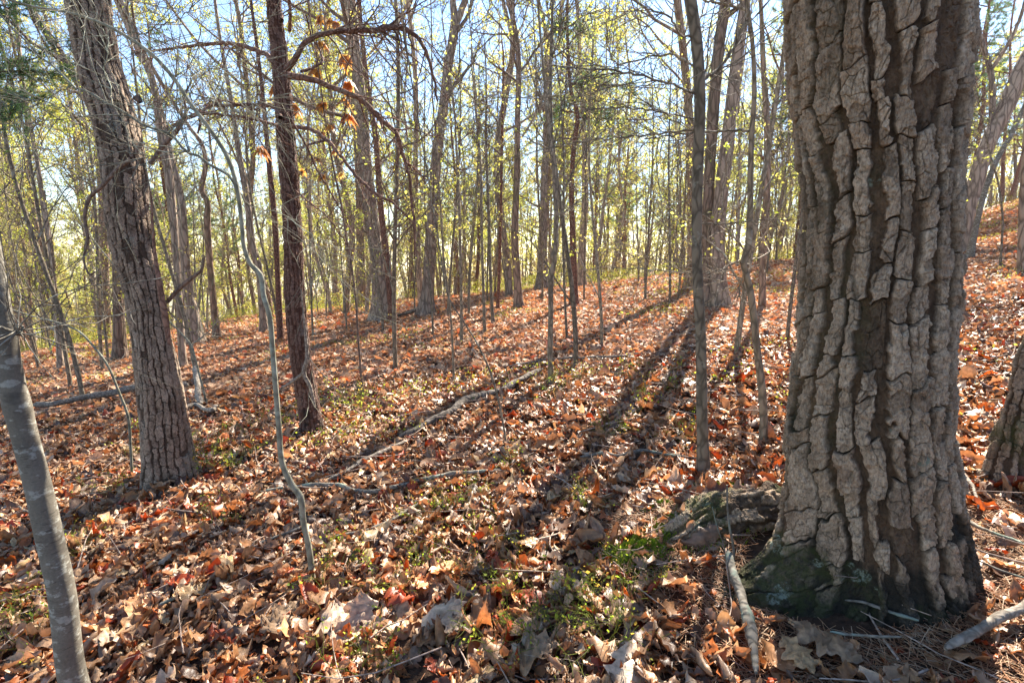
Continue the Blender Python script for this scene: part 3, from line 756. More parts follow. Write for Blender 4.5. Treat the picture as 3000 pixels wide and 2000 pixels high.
# ------------------------------------------------------------------ left oak
def base_of(px, py):
    p = hit(px, py); return p[1]
def left_oak():
    Y = base_of(490, 1428) + 0.12
    pts = [(505, 1415, 168), (490, 1320, 144), (474, 1186, 134), (456, 1052, 124), (440, 962, 116), (420, 850, 120), (392, 740, 138), (378, 670, 140), (360, 490, 148), (345, 400, 148), (316, 290, 150), (285, 178, 143), (258, 0, 138)]
    tr = trace(pts, Y); tr = extend_top(tr, 11, 5, 0.06)
    b = np.array([tr[0, 0], Y, float(terr(tr[0, 0], Y))]); tr[0, 2] = b[2] - 0.1
    root = empty('oak_tree', b, 'thick leaning oak with scarred flaking bark at the left', 'tree')
    low = smooth_path(np.c_[tr[:, :3] - b, tr[:, 3]], 400); cut = np.argmax(low[:, 2] > 3.6)
    lo, hi = low[:cut], low[cut - 2:]
    def flare(th, arc):
        return (0.02 + 0.03 * np.sin(3 * th + 1)) * np.exp(-arc / 0.14) + 0.012 * np.sin(2 * th + arc * 1.5) + 0.006 * np.sin(5 * th - arc * 3)
    def zone(X, Yy, Z, arc, plate):
        n1 = fbm(X * 6, Yy * 6, Z * 6, 51, 4); n2 = fbm(X * 8, Yy * 8, Z * 5, 57, 4)
        moss = sstep(n1 + 1.0 * sstep(arc, 0.5, 0.0) - 1.0, 0, 0.4) * 0.8
        return np.stack([moss, sstep(n2 - 0.55, 0, 0.3) * 0.6, sstep(n1 * 0.8 + sstep(arc, 0.5, 0.05) - 0.7, 0, 0.3) * 0.8], -1)
    me = bark_mesh(lo[:, :3], lo[:, 3], 340, 1500, 0.045, 0.11, 0.013, 0.20, 0.06, 14, M['oak2'], flare, zone, fine=0.30, fine_d=0.06, ridge=(0.30, 0.28, 0.10, 0.10))
    t = bpy.data.objects.new('trunk', me); COL.objects.link(t); t.parent = root
    # missing strip of bark: bare red wood
    mb = MB(); strip = trace([(497, 1010, 16), (484, 930, 26), (470, 850, 24), (456, 760, 14), (446, 650, 12), (442, 560, 6)], Y - 0.115)
    s_ = smooth_path(strip, 40); s_[:, 0] += 0
    tubes(mb, s_[:, :3] - b, s_[:, 3] * 0.8, 10)
    mb.build('bare_wood', M['limb_p'], root)
    mb = MB(); tubes(mb, hi[:, :3], np.maximum(hi[:, 3] - 0.008, 0.03), 20)
    r = np.random.RandomState(8); up_ = smooth_path(hi, 30)
    lim, cr = decid(r, up_[:, :3], up_[:, 3], 14, 110, 380, 0, 0.06, 0.1, 3.2); merge(mb, lim)
    mb.build('upper_limbs', M['trunk_a'], root)
    # dead limbs of the trunk
    for pts, dy in (([(440, 480, 14), (480, 425, 16), (520, 380, 15), (545, 330, 12), (540, 290, 8), (562, 235, 4)], -0.1),
                    ([(385, 465, 16), (340, 500, 14), (300, 545, 13), (262, 580, 13), (248, 640, 11), (258, 700, 9), (245, 760, 8), (262, 805, 6), (280, 795, 5)], -0.22),
                    ([(490, 885, 14), (520, 850, 16), (560, 815, 14), (590, 790, 9), (600, 750, 6)], 0.05),
                    ([(400, 285, 30), (412, 300, 16)], -0.05)):
        q = smooth_path(trace(pts, Y + dy), 26); mb = MB(); tubes(mb, q[:, :3] - b, q[:, 3], 8)
        mb.build('dead_limb', M['twig_d'], root)
left_oak()

# ------------------------------------------------------------------ pine with long bare limbs
def left_pine():
    Y = base_of(910, 1272) + 0.08
    pts = [(914, 1275, 72), (910, 1235, 66), (900, 1160, 66), (880, 1040, 63), (868, 930, 62), (863, 850, 61), (858, 700, 57), (850, 560, 57), (841, 450, 57), (830, 300, 54), (820, 180, 52), (800, 0, 44)]
    tr = trace(pts, Y); tr = extend_top(tr, 11, 6, 0.03)
    b = np.array([tr[0, 0], Y, float(terr(tr[0, 0], Y))]); tr[0, 2] = b[2] - 0.08
    root = empty('pine_tree', b, 'reddish scaly pine with long bare arching limbs, between the leaning oak and the centre', 'tree')
    low = smooth_path(np.c_[tr[:, :3] - b, tr[:, 3]], 400); cut = np.argmax(low[:, 2] > 4.0)
    lo, hi = low[:cut], low[cut - 2:]
    fl = lambda th, arc: (0.03 + 0.03 * np.cos(th)) * np.exp(-arc / 0.08)
    zn = lambda X, Yy, Z, arc, plate: np.stack([0 * X, sstep(fbm(X * 9, Yy * 9, Z * 6, 61, 3) - 0.55, 0, 0.3) * 0.6, sstep(fbm(X * 5, Yy * 5, Z * 5, 62, 3) + sstep(arc, 0.25, 0.0) - 0.75, 0, 0.3) * 0.8], -1)
    me = bark_mesh(lo[:, :3], lo[:, 3], 200, 1400, 0.032, 0.04, 0.010, 0.10, 0.07, 24, M['pine'], fl, zn, fine=0.15, fine_d=0.10, ridge=(0.26, 0.36, 0.045, 0.15))
    t = bpy.data.objects.new('trunk', me); COL.objects.link(t); t.parent = root
    r = np.random.RandomState(12)
    mb = MB(); tubes(mb, hi[:, :3], np.maximum(hi[:, 3] - 0.004, 0.02), 16)
    mb.build('upper_trunk', M['trunk_p'], root)
    limbs = [[(803, 185, 17), (759, 147, 15), (670, 107, 13), (580, 91, 12), (491, 94, 10), (402, 107, 8), (335, 123, 6, .1)],
             [(840, 205, 20), (870, 178, 17), (905, 143, 15), (960, 123, 14), (1050, 124, 14), (1130, 128, 14), (1192, 123, 14), (1237, 147, 11), (1268, 200, 9), (1285, 260, 7), (1292, 320, 5)],
             [(843, 222, 22), (900, 226, 18), (960, 244, 17), (1000, 258, 16), (1040, 275, 16), (1095, 330, 15), (1140, 368, 14), (1158, 430, 12), (1178, 500, 10), (1186, 580, 9), (1196, 660, 7), (1200, 760, 5)],
             [(850, 372, 12), (900, 380, 12), (940, 395, 11), (985, 430, 10), (1030, 480, 9), (1090, 550, 9), (1130, 580, 8), (1180, 610, 6), (1230, 660, 4)],
             [(822, 345, 15), (800, 315, 14), (765, 293, 13), (700, 281, 13), (640, 278, 13), (590, 283, 11), (555, 280, 9)],
             [(815, 368, 9), (770, 362, 9), (700, 360, 8), (650, 360, 8), (640, 390, 7), (628, 408, 5)],
             [(826, 60, 12), (800, 25, 10), (770, -20, 9), (730, -90, 6)],
             [(848, 90, 12), (865, 70, 10), (890, 0, 9), (930, -70, 6)],
             [(838, 330, 8), (870, 400, 7), (905, 500, 6), (960, 600, 5), (1010, 690, 4)],
             [(868, 560, 5), (930, 600, 5), (1000, 650, 4), (1060, 740, 3)],
             [(882, 210, 9), (920, 160, 8), (900, 110, 7), (870, 60, 6), (860, 0, 5)]]
    for k, pts in enumerate(limbs):
        q = smooth_path(trace([(p[0], p[1], p[2]) for p in pts], Y - 0.04 - 0.10 * (k % 3)), 40)
        ph = np.linspace(0, 1, 40); q[:, 1] += (np.sin(ph * 2.2) * (-0.28 if k % 2 else 0.3))
        q[:, :3] += 0.0035 * r.normal(size=(40, 3)) * (ph > 0.05)[:, None]
        loc = q[:, :3] - b
        mb = MB(); tubes(mb, loc, q[:, 3] * 1.05, 9)
        P1 = loc[None]; R1 = q[None, :, 3]; n2 = 34 if k in (1, 2) else 16
        pos, d, pr, tt, _ = sprout(r, P1, R1, n2, 0.2, 0.98, 0.9)
        d[:, 2] -= 0.15
        P2 = grow(r, pos, d, r.uniform(0.2, 0.75, n2), 7, 0.22, -0.07 if k in (1, 2) else 0.03); R2 = taper(np.clip(pr * 0.4, 0.0028, 0.007), 7, 0.4)
        tubes(mb, P2, R2, 4)
        pos, d, pr, tt, _ = sprout(r, P2, R2, n2 * 4, 0.2, 1, 0.8)
        P3 = grow(r, pos, d, r.uniform(0.06, 0.32, n2 * 4), 5, 0.25, -0.04); tubes(mb, P3, taper(np.clip(pr * 0.7, 0.0015, None), 5, 0.6), 3)
        mb.build('limb', M['dead'] if k == 4 and False else M['limb_p'], root)
left_pine()

# pale broken branch hanging against the pine
def hanging_branch():
    Y = base_of(910, 1272) - 0.12
    b = at(900, 1100, Y)
    mb = MB()
    for pts in ([(882, 845, 5), (890, 930, 6), (896, 990, 10), (900, 1050, 13), (890, 1095, 15), (908, 1130, 12), (922, 1190, 9)], [(890, 1092, 11), (860, 1115, 10), (822, 1138, 7)],
                [(898, 1040, 3), (940, 1090, 3), (1000, 1150, 2)]):
        q = smooth_path(trace(pts, Y), 24); tubes(mb, q[:, :3] - b, q[:, 3], 8, cap=True)
    o = mb.build('dead_branch', M['dead']); o.location = tuple(b)
    tag(o, 'bleached forked dead branch caught against the reddish pine trunk', 'branch')
hanging_branch()

# ------------------------------------------------------------------ saplings traced from the photo
def thin_tree(name, label, pts, mat, extra=(), height=6.0, tip=0.006, base=None, sides=12, K=80, crown=None, group=None, seed=1, dy=0.0, leafcols=None, legs=(), leafmat='green', low=None):
    Y = (base if base is not None else base_of(pts[0][0], pts[0][1])) + dy
    tr = trace(pts, Y)
    tr = extend_top(tr, height, seed, tip) if height else tr
    b = np.array([tr[0, 0], Y, float(terr(tr[0, 0], Y))]); tr[0, 2] = min(tr[0, 2], b[2]) - 0.04
    root = empty(name, b, label, 'tree', group)
    tr[:, :3] -= b
    mb = MB(); P, rr = trunk_tube(mb, tr, sides, K, seed)
    r = np.random.RandomState(seed); cr = None
    tmb = mb
    for e in extra:
        q = smooth_path(trace(e, Y), 30); ph = np.linspace(0, 1, 30)
        q[:, 1] += np.sin(ph * 2) * r.uniform(-0.25, 0.25)
        q[:, :3] += 0.0035 * r.normal(size=(30, 3)) * (ph > 0.05)[:, None]
        m2 = MB(); tubes(m2, q[:, :3] - b, np.maximum(q[:, 3], 0.0015), 7)
        pos, d, pr, tt, _ = sprout(r, (q[:, :3] - b)[None], q[None, :, 3], 22, 0.15, 0.97, 0.75)
        P2 = grow(r, pos, d, r.uniform(0.15, 0.75, 22), 8, 0.12, 0.01); R2 = taper(np.clip(pr * 0.5, 0.0014, 0.004), 8, 0.4); tubes(m2, P2, R2, 4)
        pos, d, pr, tt, _ = sprout(r, P2, R2, 50, 0.2, 1.0, 0.6)
        tubes(m2, grow(r, pos, d, r.uniform(0.05, 0.3, 50), 5, 0.12, 0.01), taper(np.clip(pr * 0.7, 0.001, None), 5, 0.5), 3)
        m2.build('limb', mat, root)
    if crown:
        n1, n2, n3, nl, ls, t0, l1 = crown
        lim, cr = decid(r, P, rr, n1, n2, n3, nl, ls, t0, l1, lcols=leafcols, minr=0.0018 if Y < 8 else 0.004)
        lim.M = [m_ + 1 for m_ in lim.M]; merge(tmb, lim)
        if cr.n: cr.build('crown', M[leafmat], root, smooth=False)
    tmb.build('trunk', [mat, M['twig_d'] if Y > 3 else M['twig']], root)
    return root, b, Y

thin_tree('sapling', 'smooth grey young trunk with pale lichen blotches at the near left edge',
          [(283, 2140, 100), (216, 2000, 88), (180, 1735, 84), (143, 1568, 84), (108, 1411, 82), (84, 1320, 82), (64, 1240, 84), (52, 1190, 90), (38, 1130, 84), (14, 985, 80), (-18, 800, 78), (-44, 650, 76), (-130, 300, 80), (-200, 0, 76)],
          M['smooth'], [[(60, 980, 14), (80, 965, 11), (95, 950, 8)]], 6, 0.02, None, 40, 260, (8, 40, 160, 0, 0.05, 0.5, 1.6), seed=2)

thin_tree('sapling', 'slender pale greenish sapling curving up and bending left in front of the pine',
          [(916, 1702, 19), (906, 1612, 18), (888, 1523, 18), (880, 1456, 20), (853, 1416, 19), (826, 1353, 18), (817, 1253, 17), (808, 1141, 17), (799, 1030, 17), (790, 927, 17), (772, 864, 17), (763, 806, 18), (732, 770, 16), (714, 717, 15),
           (710, 670, 15), (696, 558, 15), (670, 469, 14), (625, 393, 13), (558, 304, 13), (504, 223, 12), (446, 161, 12), (384, 116, 11), (312, 76, 10), (241, 49, 9), (178, 33, 8), (89, 18, 7), (-40, -20, 6), (-220, -60, 4)],
          M['sapling'],
          [[(700, 568, 10), (680, 530, 10), (610, 475, 9), (540, 440, 9), (490, 390, 9), (410, 360, 9), (330, 310, 9), (210, 250, 8), (110, 165, 8), (60, 120, 7), (0, 60, 6), (-80, -30, 4)],
           [(490, 392, 6), (520, 350, 5), (535, 270, 5), (540, 240, 3)], [(700, 560, 5), (720, 600, 4), (790, 620, 3), (860, 690, 3), (930, 780, 2)],
           [(504, 223, 4), (560, 215, 4), (640, 250, 3), (720, 280, 2)], [(384, 116, 5), (420, 60, 4), (470, 20, 3), (520, -30, 3)],
           [(330, 310, 5), (300, 250, 4), (262, 180, 4), (255, 80, 3), (180, 0, 3)], [(210, 250, 4), (180, 300, 4), (90, 330, 3), (60, 300, 2)],
           [(640, 400, 4), (560, 470, 3), (450, 470, 3), (370, 458, 2)], [(241, 49, 4), (330, 40, 3), (420, 20, 3)], [(312, 76, 4), (420, 95, 3), (540, 150, 3), (640, 200, 2)]],
          0, 0.003, None, 14, 200, None, seed=3)
thin_tree('sapling', 'dark mottled slim tree standing upright just left of the big oak',
          [(2058, 1396, 44), (2060, 1360, 38), (2056, 1200, 33), (2053, 1000, 31), (2045, 850, 30), (2041, 700, 29), (2044, 500, 31), (2050, 300, 33), (2041, 130, 34), (2022, 0, 36)], M['sapling_d'],
          [[(2050, 300, 12), (2080, 220, 11), (2135, 175, 10), (2180, 125, 10), (2215, 70, 9), (2250, 0, 8)], [(2040, 380, 7), (1950, 385, 6), (1850, 390, 5), (1740, 400, 4), (1630, 420, 3)],
           [(2048, 280, 8), (1990, 270, 7), (1900, 262, 6), (1800, 255, 6), (1700, 250, 4), (1600, 235, 4)], [(2040, 200, 6), (1985, 145, 6), (1920, 142, 5), (1830, 155, 5), (1800, 110, 4), (1790, 70, 3)],
           [(2030, 110, 7), (1985, 105, 6), (1950, 65, 6), (1880, 45, 5), (1830, 0, 4)], [(2048, 800, 4), (1990, 795, 3), (1900, 790, 3), (1800, 785, 2)],
           [(2050, 655, 4), (2120, 655, 4), (2220, 645, 3), (2330, 640, 2)], [(2045, 350, 5), (1920, 350, 5), (1800, 345, 4), (1700, 350, 3)]],
          8, 0.02, None, 20, 220, (10, 60, 200, 120, 0.02, 0.45, 2.0), seed=4)
thin_tree('sapling', 'kinked slim brown tree between the mottled sapling and the big oak',
          [(2239, 1300, 27), (2236, 1200, 24), (2230, 1120, 24), (2219, 1030, 22), (2207, 918, 22), (2196, 840, 20), (2182, 790, 18), (2179, 765, 20), (2192, 720, 20), (2198, 600, 18), (2199, 500, 17), (2202, 400, 16), (2210, 268, 14), (2205, 134, 13), (2190, 20, 13)],
          M['sapling_d'], [[(2180, 775, 6), (2150, 765, 5), (2080, 790, 4), (1990, 800, 3)], [(2185, 775, 7), (2203, 780, 6), (2205, 830, 5), (2200, 880, 4)], [(2200, 385, 8), (2150, 380, 7), (2060, 380, 6), (1980, 388, 5), (1900, 400, 4)],
           [(2190, 30, 10), (2120, 15, 7), (2060, 5, 5)], [(2210, 330, 6), (2250, 320, 5), (2310, 315, 4)]], 7, 0.012, None, 16, 180, (8, 40, 140, 90, 0.02, 0.5, 1.8), seed=5)
thin_tree('sapling', 'small dark crooked sapling with a knot, standing alone in the leafy centre',
          [(1614, 1130, 20), (1613, 1080, 17), (1612, 1030, 17), (1614, 918, 15), (1615, 806, 16), (1624, 765, 15), (1620, 750, 20), (1626, 735, 14), (1630, 650, 13), (1626, 560, 13), (1620, 470, 13), (1608, 400, 12), (1600, 300, 9), (1590, 180, 7)],
          M['sapling_d'], [[(1622, 640, 4), (1680, 600, 3), (1730, 560, 2)], [(1618, 450, 5), (1570, 380, 4), (1540, 300, 3)]], 6, 0.008, None, 14, 160, (10, 50, 160, 160, 0.025, 0.5, 1.7), seed=6)
thin_tree('maple_sapling', 'very thin maple sapling with drooping orange young leaves in front of the pine',
          [(1067, 1177, 8), (1058, 1100, 7), (1050, 1000, 7), (1042, 880, 7), (1030, 780, 7), (1014, 695, 6), (1000, 600, 6), (975, 480, 6), (950, 330, 5), (930, 180, 5), (905, 30, 5)], M['twig_d'],
          [[(975, 480, 3), (900, 470, 3), (830, 450, 2), (765, 425, 2)], [(955, 350, 3), (900, 310, 3), (815, 255, 2)], [(950, 330, 3), (1000, 300, 2), (1040, 330, 2)], [(930, 180, 3), (980, 150, 2), (1015, 160, 2)]],
          3.6, 0.004, None, 8, 120, (6, 20, 40, 0, 0.05, 0.4, 0.9), seed=7)
def orange_leaves():
    Y = base_of(1067, 1177) - 0.02
    par = [o for o in bpy.data.objects if o.name.startswith('maple_sapling')][0]
    b = np.array(par.location); r = np.random.RandomState(17)
    for k, (px, py, s) in enumerate([(942, 50, 34), (985, 68, 30), (942, 125, 36), (922, 200, 42), (812, 255, 44), (858, 305, 50), (946, 298, 38), (765, 432, 48), (826, 460, 34), (924, 462, 36), (880, 500, 32), (944, 512, 32), (968, 368, 32), (940, 390, 26),
                                     (1013, 165, 50), (1022, 240, 44), (1007, 290, 40), (1018, 335, 46), (985, 440, 26), (970, 60, 30), (1000, 505, 24)]):
        c = at(px, py, Y) - b; mb = MB(); sc = s * 1.05 / FPX * Y
        n = r.randint(3, 6)
        for i in range(n):  # each young leaf: five folded fingers hanging from a short stalk
            az = r.uniform(0, 6.28); dd = np.array([math.cos(az) * 0.75, math.sin(az) * 0.75, -0.75]); st = c + r.normal(size=3) * sc * 0.05
            side = nrm(np.cross(dd, [0, 0, 1.0])); nn = np.cross(side, dd)
            colr = np.array([(0.55, 0.27, 0.06), (0.55, 0.36, 0.12), (0.50, 0.20, 0.06)])[r.randint(3)]
            for a, l in ((-1.1, 0.45), (-0.5, 0.75), (0, 1.0), (0.5, 0.75), (1.1, 0.45)):
                d2 = dd * math.cos(a) + side * math.sin(a); wv = np.cross(d2, nn) * 0.11 * sc; e = d2 * l * sc * 0.8
                mb.add([st, st + e * 0.5 + wv, st + e - np.array([0, 0, 0.15 * sc]), st + e * 0.5 - wv, st + e * 0.5 + nn * 0.05 * sc], [[0, 1, 4], [1, 2, 4], [2, 3, 4], [3, 0, 4]], colr)
        q = np.array([c + [0, 0, sc * 0.5], c + [0, 0, sc * .2], c]); tubes(mb, q, np.array([0.0015, 0.0012, 0.001]), 4, (0.4, 0.15, 0.05))
        mb.build('leaf_cluster', M['orange'], par, smooth=False)
orange_leaves()

# right-hand leaning tree at the frame edge
def right_pine():
    Y = base_of(2935, 1450) + 0.1
    pts = [(2938, 1455, 145), (2945, 1380, 122), (2968, 1280, 116), (2990, 1200, 112), (3022, 1080, 108), (3060, 960, 104), (3100, 820, 100), (3160, 600, 95)]
    tr = trace(pts, Y); tr = extend_top(tr, 10, 31, 0.05)
    b = np.array([tr[0, 0], Y, float(terr(tr[0, 0], Y))]); tr[0, 2] = b[2] - 0.08
    root = empty('oak_tree', b, 'furrowed leaning trunk cut off by the right edge, right of the big oak', 'tree')
    low = smooth_path(np.c_[tr[:, :3] - b, tr[:, 3]], 300); cut = np.argmax(low[:, 2] > 2.2)
    zn = lambda X, Yy, Z, arc, plate: np.stack([sstep(fbm(X * 4, Yy * 4, Z * 4, 63, 3) + 0.3, 0, 0.6) * 0.45, sstep(fbm(X * 9, Yy * 9, Z * 6, 64, 3) - 0.6, 0, 0.3) * 0.5, 0 * X], -1)
    me = bark_mesh(low[:cut, :3], low[:cut, 3], 260, 700, 0.04, 0.09, 0.02, 0.24, 0.12, 44, M['oak2'], lambda th, arc: 0.05 * np.exp(-arc / 0.12) + 0 * th, zn, fine_d=0.06, ridge=(0.22, 0.32, 0.08, 0.1))
    t = bpy.data.objects.new('trunk', me); COL.objects.link(t); t.parent = root
    mb = MB(); hi = low[cut - 2:]; tubes(mb, hi[:, :3], np.maximum(hi[:, 3] - 0.008, 0.03), 18); mb.build('upper_trunk', M['trunk_b'], root)
right_pine()

# ------------------------------------------------------------------ middle distance trees, traced
A, B_, P_, SD = 'trunk_a', 'trunk_b', 'trunk_p', 'sapling_d'
MID = [
 ('oak_tree', 'broad grey trunk behind the pine limbs, thicker of the touching pair left of centre', A, [(1128, 938, 62), (1118, 850, 46), (1098, 700, 40), (1072, 500, 38), (1058, 300, 35), (1040, 150, 33), (1028, 0, 30)], (14, 70, 220, 400), ()),
 ('pine_tree', 'slim reddish trunk touching the right side of the broad grey trunk', P_, [(1152, 944, 24), (1136, 780, 20), (1115, 600, 18), (1100, 400, 17), (1076, 250, 15), (1052, 0, 13)], None, ()),
 ('oak_tree', 'winding grey trunk forking near the top of the view, just left of centre', A, [(1243, 926, 44), (1253, 850, 34), (1264, 700, 34), (1272, 550, 32), (1284, 420, 30), (1300, 310, 29), (1312, 200, 27), (1332, 70, 28), (1326, 0, 18)], (16, 100, 320, 600), ([(1332, 80, 22), (1350, 35, 20), (1368, -20, 18), (1390, -100, 12)],)),
 ('oak_tree', 'medium dark trunk left of the broad grey pair', B_, [(1062, 902, 28), (1056, 700, 24), (1050, 500, 21), (1035, 300, 18), (1020, 100, 15)], (12, 70, 240, 350), ()),
 ('oak_tree', 'straight dark trunk with a crooked top near the centre, right of the winding grey one', B_, [(1520, 905, 28), (1514, 800, 22), (1508, 700, 22), (1512, 600, 19), (1515, 500, 18), (1516, 350, 17), (1520, 200, 16), (1510, 90, 15), (1492, 20, 12)], (16, 90, 280, 450), ([(1494, 25, 8), (1510, 0, 8), (1525, -40, 6)],)),
 ('oak_tree', 'grey forked trunk at the centre whose two arms open near the top', A, [(1588, 850, 34), (1590, 700, 24), (1594, 536, 21), (1600, 430, 18), (1598, 357, 16), (1602, 178, 14), (1598, 90, 13), (1576, 0, 11)], (14, 90, 280, 400), ([(1602, 200, 11), (1615, 110, 11), (1640, 50, 10), (1648, -20, 9), (1660, -120, 6)], [(1598, 270, 9), (1560, 350, 7), (1530, 400, 6)])),
 ('pine_tree', 'wavy reddish pine trunk carrying dark needle sprays, right of the forked grey trunk', P_, [(1682, 900, 26), (1678, 700, 18), (1674, 550, 14), (1681, 430, 14), (1692, 340, 13), (1672, 260, 11), (1664, 150, 9), (1663, 0, 8)], None, ([(1670, 245, 4), (1760, 255, 4), (1850, 265, 3), (1980, 272, 2)], [(1688, 330, 5), (1640, 325, 4), (1600, 345, 3)], [(1690, 345, 5), (1780, 350, 4), (1900, 355, 3)])),
 ('oak_tree', 'dark trunk in the second rank behind the wavy reddish pine', A, [(1702, 845, 26), (1708, 700, 22), (1714, 600, 20), (1712, 400, 15), (1700, 200, 12)], (12, 70, 220, 300), ()),
 ('oak_tree', 'leaning grey trunk with shaggy bark, right one of the pair left of the big oak', A, [(2110, 905, 56), (2104, 800, 46), (2103, 700, 42), (2108, 620, 42), (2128, 446, 42), (2147, 268, 36), (2165, 134, 36), (2180, 30, 34)], (14, 90, 300, 500), ()),
 ('oak_tree', 'straight brown trunk, left one of the pair beside the mottled sapling', B_, [(2070, 905, 44), (2072, 700, 38), (2076, 560, 34), (2088, 350, 34), (2105, 150, 34), (2126, 0, 34)], (14, 80, 260, 450), ()),
 ('oak_tree', 'straight brown trunk seen directly behind the mottled sapling, farther off', B_, [(2034, 842, 46), (2032, 700, 38), (2028, 500, 32), (2012, 250, 24), (1985, 0, 22)], (10, 60, 180, 300), ()),
 ('oak_tree', 'dark slender trunk between the kinked sapling and the big oak', B_, [(2232, 905, 22), (2238, 700, 20), (2245, 600, 22), (2248, 400, 20), (2236, 180, 16), (2228, 0, 12)], (12, 60, 200, 400), ()),
 ('oak_tree', 'dark straight trunk showing in the gap left of the thick leaning oak', B_, [(308, 998, 40), (305, 800, 32), (304, 650, 31), (296, 500, 30), (280, 330, 28), (262, 150, 24)], (14, 90, 260, 500), ()),
 ('oak_tree', 'brown trunk half hidden right behind the thick leaning oak', B_, [(352, 1060, 46), (347, 900, 36), (342, 700, 34), (322, 480, 34), (262, 300, 34), (190, 180, 30), (100, 40, 26)], (12, 70, 240, 450), ()),
 ('oak_tree', 'thin grey tree at the left with a faint double stem', A, [(180, 1084, 26), (172, 1000, 19), (161, 873, 18), (147, 717, 18), (130, 625, 17), (112, 491, 15), (94, 393, 13), (70, 250, 11)], (12, 70, 260, 500), ([(176, 1000, 9), (178, 850, 8), (166, 700, 8), (150, 560, 6)],)),
 ('oak_tree', 'thin dark tree near the left edge behind the smooth grey trunk', B_, [(82, 1014, 18), (66, 850, 14), (45, 650, 14), (25, 500, 12), (5, 350, 10)], (10, 50, 200, 450), ()),
 ('oak_tree', 'left stem of the close pair of grey trunks right of the thick leaning oak', A, [(536, 1080, 26), (527, 918, 21), (516, 740, 23), (505, 625, 27), (491, 491, 27), (473, 400, 25), (450, 250, 22), (402, 120, 20)], (14, 80, 260, 450), ()),
 ('oak_tree', 'flaring grey trunk, right one of the close pair behind the leaning oak', A, [(575, 1012, 58), (562, 900, 38), (549, 850, 34), (538, 700, 28), (528, 580, 24), (485, 400, 22), (442, 223, 22), (402, 140, 20), (350, 20, 18)], (14, 80, 260, 450), ()),
 ('oak_tree', 'bent dark tree trunk with a twisted top midway between the leaning oak and the pine', B_, [(636, 994, 26), (629, 918, 21), (616, 784, 20), (607, 650, 21), (608, 590, 18), (590, 560, 18), (603, 480, 15), (590, 420, 14), (560, 380, 12)], (12, 60, 220, 350), ()),
 ('oak_tree', 'grey trunk sloping slightly just left of the reddish pine', A, [(776, 975, 28), (766, 880, 20), (758, 780, 20), (741, 717, 19), (723, 580, 20), (696, 424, 16), (680, 312, 14), (660, 200, 12), (640, 80, 10)], (12, 70, 240, 400), ()),
 ('pine_tree', 'thin red trunk close behind the left edge of the reddish pine', P_, [(822, 1000, 20), (815, 850, 17), (805, 650, 18), (790, 500, 16), (772, 300, 13), (748, 100, 10), (735, 0, 9)], None, ()),
 ('sapling', 'thin pale sapling with a wavy stem, left one of the trio in the centre', SD, [(1420, 978, 11), (1416, 850, 9), (1412, 700, 8), (1408, 500, 8), (1392, 300, 6)], (9, 50, 160, 250), ()),
 ('sapling', 'slim brown sapling standing in the centre of the leafy slope', SD, [(1446, 952, 12), (1440, 880, 10), (1437, 806, 9), (1432, 650, 9), (1425, 450, 8)], (9, 50, 160, 250), ()),
 ('sapling', 'slim reddish sapling right of the brown one in the centre', P_, [(1458, 908, 11), (1462, 800, 10), (1466, 650, 9), (1470, 450, 8), (1475, 200, 7)], (9, 50, 160, 250), ()),
 ('sapling', 'twiggy thin sapling with crossing branches left of the crooked knotted one', SD, [(1352, 1005, 11), (1352, 900, 9), (1350, 800, 8), (1345, 600, 8), (1335, 400, 6)], (12, 60, 200, 200), ()),
 ('sapling', 'pencil thin stem just right of the crooked knotted sapling', SD, [(1662, 1000, 8), (1656, 900, 7), (1650, 700, 7), (1652, 500, 6)], (8, 40, 120, 200), ()),
 ('sapling', 'bent hair thin stem leaning left over the mossy fallen log', SD, [(1485, 1300, 7), (1468, 1210, 6), (1440, 1100, 6), (1400, 1010, 5), (1350, 930, 5), (1318, 880, 5), (1304, 830, 4), (1290, 740, 4)], (8, 30, 90, 0), ()),
 ('sapling', 'thin upright brown stem below the centre pine limbs', SD, [(1330, 1125, 8), (1325, 1000, 7), (1318, 900, 6), (1300, 760, 6), (1290, 600, 5)], (8, 40, 120, 100), ()),
 ('sapling', 'wispy pale stem rising from the leaves right of the thick leaning oak', 'sapling', [(610, 1190, 7), (590, 1120, 7), (575, 1060, 6), (560, 1010, 6), (530, 975, 6), (500, 945, 5), (450, 900, 4)], (8, 30, 80, 0), ([(560, 1010, 5), (580, 985, 4), (596, 965, 3)],)),
 ('sapling', 'bowed thin stem rising left of the thick leaning oak', 'sapling', [(386, 1410, 9), (382, 1300, 9), (375, 1220, 9), (345, 1140, 8), (315, 1070, 8), (270, 1010, 8), (230, 970, 7), (170, 945, 6), (90, 925, 5)], (10, 40, 100, 0), ()),
 ('sapling', 'thin dark stem at the far right beyond the big oak', SD, [(2930, 790, 10), (2935, 700, 8), (2937, 640, 8), (2925, 540, 7), (2900, 450, 6)], (8, 40, 120, 300), ()),
 ('oak_tree', 'stout pale trunk leaning outwards behind the right side of the big oak', A, [(2818, 745, 50), (2826, 650, 50), (2857, 536, 50), (2893, 424, 52), (2946, 312, 56), (3000, 190, 60), (3060, 80, 56)], (10, 50, 160, 200), ([(2900, 410, 22), (2912, 300, 22), (2908, 200, 20), (2880, 110, 18), (2856, 10, 16), (2830, -80, 12)], [(2908, 200, 14), (2950, 110, 13), (2975, 20, 12), (2990, -70, 8)])),
 ('oak_tree', 'slim whitish trunk leaning right in the gap between the big oak and the right edge', 'smooth', [(2838, 765, 26), (2862, 650, 20), (2888, 550, 19), (2920, 470, 18), (2970, 380, 16), (3020, 260, 14)], (10, 60, 180, 350), ()),
 ('oak_tree', 'grey trunk at the far right edge on the rising slope', A, [(2995, 810, 34), (2996, 700, 30), (2998, 600, 28), (3010, 400, 26)], (10, 60, 180, 350), ()),
]
